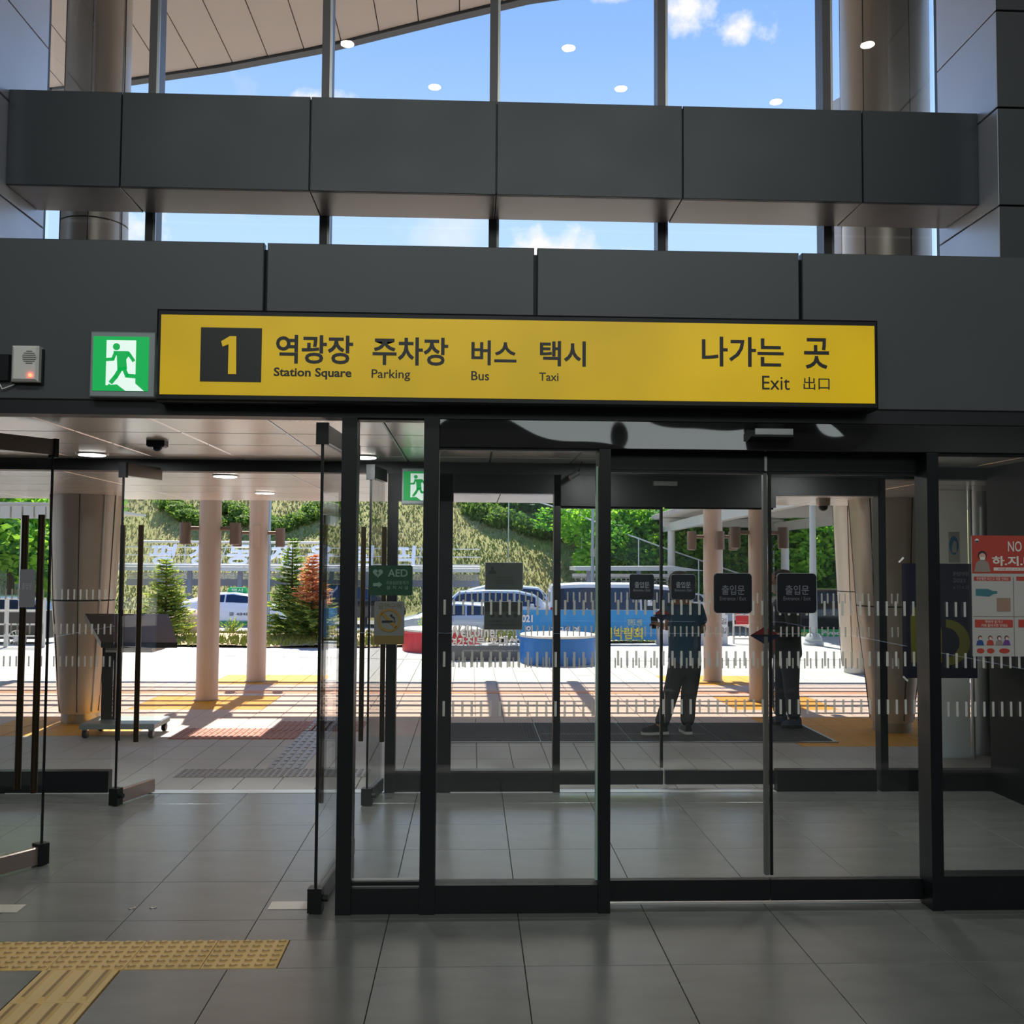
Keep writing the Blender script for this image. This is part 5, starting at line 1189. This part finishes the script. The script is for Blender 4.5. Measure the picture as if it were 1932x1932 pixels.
for f in (.1, .5, .9): 
    zz = zr+.12+hgt*f*math.cos(ang); yy = YH-.8-hgt*f*math.sin(ang); MB().tube([(xa, yy, zz), (xb, yy, zz)], .025, 6).obj('frame_tube', m_white, ls)
for k in range(12):
    x, _ = P(285+46*k, 1050, YH); MB().tube([(x, YH-.8, zr+.06), (x+.12, y1f, zr+.12+hgt*math.cos(ang))], .025, 6).obj('frame_tube', m_white, ls)
_, zz = P(430, 1023, YH); o = thing('high_rail', 'long white pipe rail above the big letters', 'rail', (P(430, 1023, YH+2)[0], YH+2.5, zz))
xa2, _ = P(262, 1023, YH+2.5); xb2, _ = P(612, 1023, YH+2.5); _, zz = P(430, 1023, YH+2.5)
MB().tube([(xa2, YH+2.5, zz), (xb2, YH+2.5, zz)], .055, 8).obj('pipe', m_white, o)
for k in range(5): x = xa2+(xb2-xa2)*k/4; MB().tube([(x, YH+2.5, -1.0), (x, YH+2.5, zz)], .03, 6).obj('support', m_white, o)
# right shelter with fretwork
YV = 41.0
s2 = thing('bus_shelter', 'grey bus shelter with a fretwork band behind the white van', 'shelter', (P(1240, 1100, YV)[0], YV, -1.0))
xa, _ = P(1080, 1100, YV); xb, _ = P(1318, 1100, YV); _, zr = P(1240, 1077, YV)
MB().prism([(xa, zr), (xb, zr+.02), (xb-1.2, zr+.2), (xa, zr+.16)], YV-1.2, YV+1.2).obj('roof', bpy.data.materials['shelter_roof'], s2)
_, z1 = P(1240, 1083, YV); _, z2 = P(1240, 1089, YV); MB().box(xa, xb-1, YV, YV+.1, z2, z1).obj('beam', m_trimlt, s2)
fb_ = MB(); _, z1 = P(1240, 1092, YV); _, z2 = P(1240, 1108, YV)
for k in range(22):
    xx = xa+.1+(xb-xa-.6)*k/22; a = R.uniform(.05, .25)
    fb_.box(xx, xx+.04, YV, YV+.05, z2, z1).box(xx, xx+.25, YV, YV+.05, z2+a, z2+a+.035).box(xx+.08, xx+.3, YV, YV+.05, z1-.12, z1-.085)
fb_.box(xa, xb-.5, YV, YV+.05, z1, z1+.05).box(xa, xb-.5, YV, YV+.05, z2-.05, z2); fb_.obj('fretwork_panel', m_steel, s2)
for p in (1110, 1205, 1290): x, _ = P(p, 1140, YV); MB().box(x-.08, x+.08, YV-.05, YV+.05, -1, zr).obj('post', m_sb, s2)
# ------------------------------------------------------------------ walkway canopy at right
wk = thing('walkway_canopy', 'long pale pergola walkway with slatted roof and posts at the right', 'canopy', (9, 40, -1.0))
m_wk = mat('walkway_paint', srgb(214, 206, 196), .5)
ZK = 3.35
# left edge line of the beams from near (x7.2,y16) to far (x~10.3,y60)
def wx(y, o): return 6.3+.045*y+o
ye = [18, 25.5, 33, 43, 52, 60]
def seg(o0, o1, ya, yb, z0, z1, name):
    MB().prism([(wx(ya, o0), ya), (wx(ya, o1), ya), (wx(yb, o1), yb), (wx(yb, o0), yb)], z0, z1, 'z').obj(name, m_wk, wk)
for a, b in zip(ye[:-1], ye[1:]):
    seg(.25, .5, a, b, ZK-.30, ZK+.05, 'long_beam'); seg(4.7, 4.95, a, b, ZK-.30, ZK+.05, 'long_beam')
for y in ye: MB().box(wx(y, 0), wx(y, 6.0), y-.14, y+.14, ZK-.12, ZK+.24).obj('cross_beam', m_wk, wk)
y = 17.0; 
while y < 61:
    MB().box(wx(y, -.25), wx(y, 6.3), y-.03, y+.03, ZK+.26, ZK+.42).obj('slat', m_wk, wk); y += .62
seg(-.2, 6.2, 17, 61, ZK+.43, ZK+.46, 'roof_sheet')
for y, o_ in ((33, .35), (43, .35), (52, .35), (41, 4.75), (55, 6.0)):
    MB().lathe([(.18, -1.0), (.18, -.6), (.155, ZK-.3)], wx(y, o_), y, 18).obj('post', m_wk, wk, True)
# left walkway canopy piece seen through the near left door
wk2 = thing('walkway_canopy', 'pale pergola roof end seen through the near left swing door', 'canopy', (-12, 24, -1.0))
for k in range(8): xx = P(-40+22*k, 965, 24)[0]; MB().box(xx, xx+.22, 23.9, 24.0, P(0, 978, 24)[1], P(0, 955, 24)[1]).obj('fascia_panel', m_wk, wk2)
MB().box(P(-60, 960, 24)[0], P(120, 960, 24)[0], 24.0, 30, P(0, 952, 24)[1], P(0, 947, 24)[1]).obj('roof', m_wk, wk2)
for p in (-30, 44): xx = P(p, 1000, 24)[0]; MB().lathe([(.08, -1.1), (.08, P(0, 978, 24)[1]+.1)], xx, 24.05, 12).obj('post', m_wk, wk2, True)
# lamp posts
g = G(1535, 1217); t = thing('lamp_post', 'pale grey lamp post with a stepped round foot at the right', 'lamp post', (g[0], g[1], 0))
MB().lathe([(.20, 0), (.21, .04), (.17, .10), (.18, .12), (.13, .22), (.07, .26)], 0, 0, 24).obj('foot', m_sb2 if False else mat('post_grey', srgb(184, 190, 190), .5), t, True, (0, 0, 0))
MB().lathe([(.085, .2), (.065, 2.0), (.05, 5.5)], 0, 0, 18).obj('pole', bpy.data.materials['post_grey'], t, True, (0, 0, 0))
MB().tube([(0, 0, 5.4), (-.5, 0, 5.6), (-.9, 0, 5.6)], .03).obj('arm', bpy.data.materials['post_grey'], t, True, (0, 0, 0))
for lb, px, Y, r_ in (('thin grey lamp pole behind the far left round column', 506, 34, .07), ('thin grey lamp pole left of the near sliding doors', 1118, 38, .07)):
    x, _ = P(px, 1100, Y); t = thing('lamp_post', lb, 'lamp post', (x, Y, -1.0))
    MB().lathe([(r_*1.9, 0), (r_*1.6, .4), (r_, .5), (r_*.8, 7)], 0, 0, 14).obj('pole', m_steel, t, True, (0, 0, 0)); MB().tube([(0, 0, 6.9), (.6, 0, 7.2), (1.2, 0, 7.2)], .04).obj('arm', m_steel, t, False, (0, 0, 0)); MB().lathe([(.09, 2.9), (.09, 3.2)], 0, 0, 12).obj('collar', m_steel, t, False, (0, 0, 0))
# notice stand with red poster behind right column
ns = thing('notice_stand', 'white barred barrier with a red notice behind the large entrance plate', 'stand', (P(1400, 1200, 21)[0], 21, 0))
for p in (1384, 1418, 1452, 1490): x, _ = P(p, 1180, 21); MB().cyl(x, 21, 0, P(1400, 1158, 21)[1], .022, 10).obj('post', m_white, ns)
for q in (1160, 1180, 1205): MB().box(P(1384, q, 21)[0], P(1490, q, 21)[0], 20.98, 21.02, P(1400, q, 21)[1]-.015, P(1400, q, 21)[1]+.015).obj('rail', m_white, ns)
MB().box(*prect(1388, 1412, 1162, 1178, 20.95, .01)).obj('red_notice', mat('notice_red', srgb(200, 40, 46), .6), ns)
# ------------------------------------------------------------------ fence and wagon at far left
YL = 19.6
f2 = thing('white_fence', 'white metal railing at far left behind the swing door', 'fence', (P(40, 1200, YL)[0], YL, 0))
for p in (-60, 12, 82): x, _ = P(p, 1180, YL); MB().box(x-.03, x+.03, YL-.03, YL+.03, 0, P(p, 1128, YL)[1]).obj('post', m_white, f2)
for q in (1130, 1153, 1178, 1200): _, zz = P(20, q, YL); MB().box(P(-60, 1180, YL)[0], P(82, 1180, YL)[0], YL-.02, YL+.02, zz-.014, zz+.014).obj('rail', m_white, f2)
wg = thing('cart', 'dark display cart with a spoked white wheel behind the railing', 'cart', (P(35, 1200, YL+.7)[0], YL+.9, 0))
Yw = YL+.6; cx, cz = P(32, 1206, Yw); rw = 17*Yw/F
wh = MB(); n = 24
for i in range(n):
    a0, a1 = 2*math.pi*i/n, 2*math.pi*(i+1)/n
    wh.prism([(cx+rw*math.cos(a0), cz+rw*math.sin(a0)), (cx+rw*math.cos(a1), cz+rw*math.sin(a1)), (cx+rw*.86*math.cos(a1), cz+rw*.86*math.sin(a1)), (cx+rw*.86*math.cos(a0), cz+rw*.86*math.sin(a0))], Yw-.03, Yw+.03)
wo = wh.obj('wheel', m_white, wg)
for i in range(14):
    a = 2*math.pi*i/14; MB().tube([(cx, Yw, cz), (cx+rw*.9*math.cos(a), Yw, cz+rw*.9*math.sin(a))], .010, 5).obj('spoke', m_white, wo)
MB().lathe([(.05, Yw-.05), (.05, Yw+.05)], cx, 0, 12, 'y', cz).obj('hub', m_white, wo)
MB().cbox(cx-.9, cx+.5, Yw+.05, Yw+.7, cz, cz+.55, 'y', .03).obj('body', mat('cart_dark', srgb(70, 66, 62), .6), wg)
# ------------------------------------------------------------------ wheeled info stand
g = G(240, 1392); YI = g[1]+.18
sg = thing('information_stand', 'wheeled information stand with a dark tilted top seen behind the outer left door', 'stand', (g[0], YI, 0))
def xi(p, q=1200): return P(p, q, YI)[0]-g[0]
def zi(q): return P(240, q, YI)[1]
m_ib = mat('stand_dark', srgb(62, 58, 56), .4, .3); m_il = mat('stand_light', srgb(176, 166, 150), .5)
L0 = (0, 0, 0)
MB().cbox(xi(168, 1370), xi(306, 1370), -.25, .25, .09, .14, 'z', .01).obj('base_plate', mat('stand_base', srgb(150, 160, 158), .4, .4), sg, False, L0)
for a in (xi(176, 1380), xi(298, 1380)):
    for b in (-.2, .2):
        c_ = MB().lathe([(.036, -.02), (.04, -.012), (.04, .012), (.036, .02)], 0, 0, 14, 'x', 0).obj('caster', m_black, sg, True, (a, b, .041)); MB().box(-.025, .025, -.02, .02, .03, .055).obj('fork', m_steel, c_, False, L0)
MB().box(xi(190, 1300), xi(216, 1300), .02, .10, .14, zi(1222)).obj('side_panel', m_ib, sg, False, L0)
zt, zb_ = zi(1158), zi(1222)
# tilted top: high far edge, low near edge
a0, a1 = [PX(p, YI+.3)-g[0] for p in (158, 316)]; b0, b1 = [PX(p, YI-.3)-g[0] for p in (190, 334)]; zt = P(240, 1158, YI+.3)[1]; zb_ = P(240, 1222, YI-.3)[1]+.05
tp = MB(); q = [(a0, .30, zt), (a1, .30, zt), (b1, -.30, zb_), (b0, -.30, zb_)]
tp.add([v for v in q]+[(x, y, z-.05) for x, y, z in q], [(0, 1, 2, 3), (7, 6, 5, 4), (0, 4, 5, 1), (1, 5, 6, 2), (2, 6, 7, 3), (3, 7, 4, 0)]); tp.obj('tilted_top', m_ib, sg, False, L0)
MB().box(b0+.02, b1-.25, -.24, .16, zb_-.10, zb_-.03).obj('under_box', m_il, sg, False, L0)
# ------------------------------------------------------------------ people
def skin(name, pts, edges, m, parent, root=0, sub=2):
    me = bpy.data.meshes.new(name); names = list(pts); me.from_pydata([pts[k][0] for k in names], [(names.index(a), names.index(b)) for a, b in edges], [] if False else [])
    me.edges  # noqa
    return me
def skinned(name, pts, edges, m, parent, sub=2, root=None):
    me = bpy.data.meshes.new(name); names = list(pts)
    me.from_pydata([pts[k][0] for k in names], [(names.index(a), names.index(b)) for a, b in edges], [])
    o = bpy.data.objects.new(name, me); C.objects.link(o)
    md_ = o.modifiers.new('s', 'SKIN'); me.skin_vertices or None
    for i, k in enumerate(names):
        r = pts[k][1]; r = r if isinstance(r, tuple) else (r, r); me.skin_vertices[0].data[i].radius = r
        me.skin_vertices[0].data[i].use_root = (k == (root or names[0]))
    md_.use_smooth_shade = True
    sb = o.modifiers.new('u', 'SUBSURF'); sb.levels = sub; sb.render_levels = sub
    dg = bpy.context.evaluated_depsgraph_get(); dg.update(); nm = bpy.data.meshes.new_from_object(o.evaluated_get(dg)); nm.name = name
    nm.materials.clear(); nm.materials.append(m); nm.shade_smooth(); bpy.data.objects.remove(o)
    return place(name, nm, parent, (0, 0, 0))
m_sk = mat('skin', srgb(150, 106, 84), .6); m_hr = mat('hair_black', srgb(22, 20, 20), .6)
def chain(ks): return list(zip(ks[:-1], ks[1:]))
def head(parent, c, r, face):
    """face: unit (x,y) the head looks towards"""
    cx, cy, cz = c; fx_, fy_ = face; sx_, sy_ = fy_, -fx_
    def w_(f, s_, u): return (cx+fx_*f+sx_*s_, cy+fy_*f+sy_*s_, cz+u)
    hm = MB()
    hm.lathe([(.004, -.115*r), (.055*r, -.10*r), (.085*r, -.04*r), (.094*r, .03*r), (.084*r, .08*r), (.05*r, .112*r), (.004, .12*r)], 0, 0, 20)
    hm.v = [w_(y*-1.12 if False else x*1.15, y*.95, z) for x, y, z in hm.v]
    hm.lathe([(.002, -.02), (.014*r, -.012), (.012*r, .012), (.002, .02)], *w_(.112*r, 0, 0)[:2], 8); n0 = len(hm.v)-32
    for i in range(n0, len(hm.v)): a = hm.v[i]; hm.v[i] = (a[0], a[1], cz-.01+a[2])
    for s_ in (-1, 1):
        e = w_(-.005, s_*.088*r, 0); k0 = len(hm.v); hm.lathe([(.003, -.03*r), (.014*r, -.02*r), (.016*r, .02*r), (.003, .03*r)], e[0], e[1], 8)
        for i in range(k0, len(hm.v)): a = hm.v[i]; hm.v[i] = (a[0], a[1], cz+a[2])
    h = hm.obj('head', m_sk, parent, True, (0, 0, 0))
    for s_ in (-1, 1):
        e = w_(.098*r, s_*.032*r, .012*r); MB().lathe([(.002, e[2]-.007), (.009, e[2]), (.002, e[2]+.007)], e[0], e[1], 8).obj('eye', m_ink, parent, True, (0, 0, 0))
    hr = MB(); hr.lathe([(.088*r, -.055*r), (.103*r, .0), (.104*r, .05*r), (.088*r, .10*r), (.05*r, .132*r), (.004, .14*r)], 0, 0, 24)
    V2 = []
    for x, y, z in hr.v:
        x, y = x*1.12-.018*r, y*1.0
        if x > .045*r and z < .055*r: z = .055*r+(z-.055*r)*.1; x = min(x, .098*r)
        V2.append(w_(x, y, z))
    hr.v = V2; hr.obj('hair', m_hr, parent, True, (0, 0, 0))
    return w_
def shoe(parent, ank, toe, m, ms):
    a = Vector(ank); b = Vector(toe); d = (b-a); d.z = 0; L_ = d.length; d.normalize(); s_ = Vector((-d.y, d.x, 0))
    hl_ = a-d*.065; hl_.z = 0
    prof = [(-.0, .034, .075), (.05, .038, .085), (.12, .042, .075), (.19, .048, .055), (.25, .042, .042), (.285, .02, .03)]
    sc_ = (L_+.10)/.285
    mb = MB(); n = 8
    for (u, w_, h) in prof:
        c_ = hl_+d*u*sc_
        for k in range(n):
            an = 2*math.pi*k/n; p = c_+s_*w_*math.cos(an); mb.v.append((p.x, p.y, .028+max(0, math.sin(an))*h if math.sin(an) >= 0 else .028+.01*math.sin(an)))
    for k in range(len(prof)-1):
        for i in range(n): mb.f.append([k*n+i, k*n+(i+1) % n, (k+1)*n+(i+1) % n, (k+1)*n+i]); mb.mi.append(0)
    mb.f += [list(range(n))[::-1], [(len(prof)-1)*n+i for i in range(n)]]; mb.mi += [0, 0]
    o = mb.obj('shoe', m, parent, True, (0, 0, 0))
    pts = [(-.01, .036), (.05, .040), (.12, .044), (.19, .050), (.25, .044), (.292, .018)]
    pg = [hl_+d*u*sc_+s_*w_ for u, w_ in pts]+[hl_+d*u*sc_-s_*w_ for u, w_ in pts[::-1]]
    MB().prism([(p.x, p.y) for p in pg], .002, .028, 'z').obj('sole', ms, o, False, (0, 0, 0))
    return o
def hand(pts, edges, wrist, base, d, up, side, prefix, r=.0085):
    """adds palm and five fingers to a skin graph; d = pointing direction, up = back of hand, side towards the thumb"""
    w_ = Vector(wrist); d = Vector(d).normalized(); sd_ = Vector(side).normalized(); up = Vector(up).normalized()
    pts[prefix+'p'] = (tuple(w_+d*.05), (.030, .016)); edges.append((base, prefix+'p'))
    for i, (o_, l_) in enumerate(((-.028, .055), (-.010, .070), (.010, .075), (.028, .065))):
        k0 = w_+d*.085+sd_*o_; k1 = k0+d*l_*.5-up*.012; k2 = k1+d*l_*.25-up*.026
        for q, (p, rr) in enumerate(((k0, r*1.1), (k1, r), (k2, r*.8))): pts['%sf%d%d' % (prefix, i, q)] = (tuple(p), rr)
        edges += [(prefix+'p', '%sf%d0' % (prefix, i)), ('%sf%d0' % (prefix, i), '%sf%d1' % (prefix, i)), ('%sf%d1' % (prefix, i), '%sf%d2' % (prefix, i))]
    t0 = w_+d*.03+sd_*.035; t1 = t0+d*.035+sd_*.018-up*.012
    pts[prefix+'t0'] = (tuple(t0), r*1.2); pts[prefix+'t1'] = (tuple(t1), r); edges += [(prefix+'p', prefix+'t0'), (prefix+'t0', prefix+'t1')]
def person(label, loc, J, face, mtop, mbot, mshoe, msole, topname, botname, sleeve, hr, toes, elbr=.045):
    t = thing('person', label, 'person', loc)
    S = {}
    def a(k, r): S[k] = (J[k], r)
    a('pelvis', (.085, .085)); a('waist', (.08, .08)); a('chest', (.09, .09)); a('neckb', (.07, .06)); a('neck', .048); a('headc', (.062, .07))
    E = chain(['pelvis', 'waist', 'chest', 'neckb', 'neck', 'headc'])
    for s_ in 'lr':
        for k, r in (('sh', .056), ('el', .042), ('wr', .028), ('hip', .07), ('kn', .056), ('an', .036)): a(k+s_, r)
        E += chain(['neckb', 'sh'+s_, 'el'+s_, 'wr'+s_])+chain(['pelvis', 'hip'+s_, 'kn'+s_, 'an'+s_])
        J2 = J['handdir'+s_]; hand(S, E, J['wr'+s_], 'wr'+s_, J2[0], J2[1], J2[2], 'h'+s_)
        f_ = Vector(J['an'+s_]); tt_ = Vector(toes[s_]); S['ft'+s_] = (tuple(f_.lerp(tt_, .6)+Vector((0, 0, -.02))), .028); E.append(('an'+s_, 'ft'+s_))
    skinned('body', S, E, m_sk, t, 2, 'pelvis')
    T = {'hem': (tuple(Vector(J['pelvis'])+Vector((0, 0, -.09))), (.185, .135)), 'hip': (tuple(Vector(J['pelvis'])+Vector((0, 0, .02))), (.180, .130)), 'waist': (J['waist'], (.17, .12)), 'chest': (J['chest'], (.19, .13)), 'nb': (tuple(Vector(J['neckb'])+Vector((0, 0, -.01))), (.105, .08))}
    TE = chain(['hem', 'hip', 'waist', 'chest', 'nb'])
    for s_ in 'lr':
        sh_, el_, wr_ = Vector(J['sh'+s_]), Vector(J['el'+s_]), Vector(J['wr'+s_])
        T['s'+s_] = (tuple(sh_), .080); TE.append(('nb', 's'+s_))
        if sleeve == 'short': T['e'+s_] = (tuple(sh_.lerp(el_, .75)), .075); TE.append(('s'+s_, 'e'+s_))
        else: T['e'+s_] = (tuple(el_), .062); T['w'+s_] = (tuple(wr_), .046); TE += [('s'+s_, 'e'+s_), ('e'+s_, 'w'+s_)]
    skinned(topname, T, TE, mtop, t, 2, 'hem')
    B = {'w': (tuple(Vector(J['pelvis'])+Vector((0, 0, .10))), (.155, .115)), 'p': (tuple(Vector(J['pelvis'])+Vector((0, 0, .0))), (.165, .12))}; BE = [('w', 'p')]
    for s_ in 'lr':
        hp, kn, an = Vector(J['hip'+s_]), Vector(J['kn'+s_]), Vector(J['an'+s_])
        B['h'+s_] = (tuple(hp), .105); B['k'+s_] = (tuple(kn), .080); B['m'+s_] = (tuple(kn.lerp(an, .5)+Vector((.005, .0, 0))), .078); B['a'+s_] = (tuple(an+Vector((0, 0, -.015))), .075)
        BE += [('p', 'h'+s_), ('h'+s_, 'k'+s_), ('k'+s_, 'm'+s_), ('m'+s_, 'a'+s_)]
    skinned(botname, B, BE, mbot, t, 2, 'p')
    for s_ in 'lr': shoe(t, J['an'+s_], toes[s_], mshoe, msole)
    w_ = head(t, J['headc'], hr, face)
    return t, w_
g = G(1290, 1388); S1 = F/g[1]
def q1(px, py, y=0): return ((px-1290)/S1, y, (1388-py)/S1)
J = {'pelvis': q1(1292, 1252), 'waist': q1(1292, 1215), 'chest': q1(1292, 1170, -.01), 'neckb': q1(1286, 1146), 'neck': q1(1284, 1133, .02), 'headc': q1(1282, 1110, .04),
     'shl': q1(1266, 1152), 'ell': q1(1262, 1190, .03), 'wrl': q1(1254, 1186, .22), 'shr': q1(1316, 1154), 'elr': q1(1328, 1196, .02), 'wrr': q1(1306, 1192, .22),
     'hipl': q1(1278, 1268), 'knl': q1(1264, 1322, .02), 'anl': q1(1245, 1371, -.02), 'hipr': q1(1306, 1268), 'knr': q1(1300, 1325, .04), 'anr': q1(1297, 1374, .02),
     'handdirl': ((-.5, .8, .1), (0, 0, 1), (1, .4, 0)), 'handdirr': ((-.4, .9, .1), (0, 0, 1), (-1, -.3, 0))}
m_ts = mat('teal_shirt', srgb(34, 74, 98), .8, 0, .15, 5); m_tr = mat('black_trousers', srgb(44, 44, 48), .85, 0, .12, 6); m_shk = mat('shoe_black', srgb(38, 38, 36), .6); m_sol = mat('sole_white', srgb(196, 196, 190), .6)
person('person in a teal short sleeved shirt and black trousers standing on the mat', (g[0], g[1], .017), J, (-.35, .94), m_ts, m_tr, m_shk, m_sol, 't_shirt', 'trousers', 'short', 1.05, {'l': q1(1216, 1384, -.05), 'r': q1(1296, 1386, .17)})
ph = MB().cbox(-.035, .035, -.004, .004, -.07, .07, 'y', .003).obj('phone', m_black, None, False, (g[0]+(1247-1290)/S1, g[1]+.34, (1388-1180)/S1)); ph.rotation_euler = (-.6, 0, 0); tag(ph, 'dark phone held by the person in the teal shirt', 'phone')
g = G(1486, 1372); S1 = F/g[1]
def q2(px, py, y=0): return ((px-1486)/S1, y, (1372-py)/S1)
J = {'pelvis': q2(1484, 1236), 'waist': q2(1483, 1205), 'chest': q2(1484, 1162, .01), 'neckb': q2(1482, 1138), 'neck': q2(1479, 1126), 'headc': q2(1475, 1104),
     'shl': q2(1482, 1146, -.17), 'ell': q2(1487, 1192, -.20), 'wrl': q2(1466, 1200, -.12), 'shr': q2(1482, 1146, .17), 'elr': q2(1486, 1190, .2), 'wrr': q2(1462, 1200, .10),
     'hipl': q2(1487, 1252, -.09), 'knl': q2(1488, 1310, -.10), 'anl': q2(1492, 1358, -.12), 'hipr': q2(1482, 1252, .09), 'knr': q2(1474, 1310, .10), 'anr': q2(1478, 1358, .10),
     'handdirl': ((-1, .3, .2), (0, 0, 1), (0, 1, 0)), 'handdirr': ((-1, -.2, .2), (0, 0, 1), (0, -1, 0))}
_, w_ = person('person in a dark jacket and navy trousers turned left behind the entrance plate', (g[0], g[1], .017), J, (-1, -.1), mat('dark_jacket', srgb(34, 40, 44), .8, 0, .1, 6), mat('navy_trousers', srgb(36, 40, 52), .85), mat('shoe_blue', srgb(56, 66, 88), .6), m_shk, 'jacket', 'trousers', 'long', 1.05, {'l': q2(1474, 1370, -.13), 'r': q2(1462, 1370, .1)})
e = w_(.10, 0, -.045); MB().cbox(e[0]-.03, e[0]+.03, e[1]-.06, e[1]+.06, e[2]-.04, e[2]+.035, 'w', .02).obj('face_mask', m_white, _, False, (0, 0, 0))
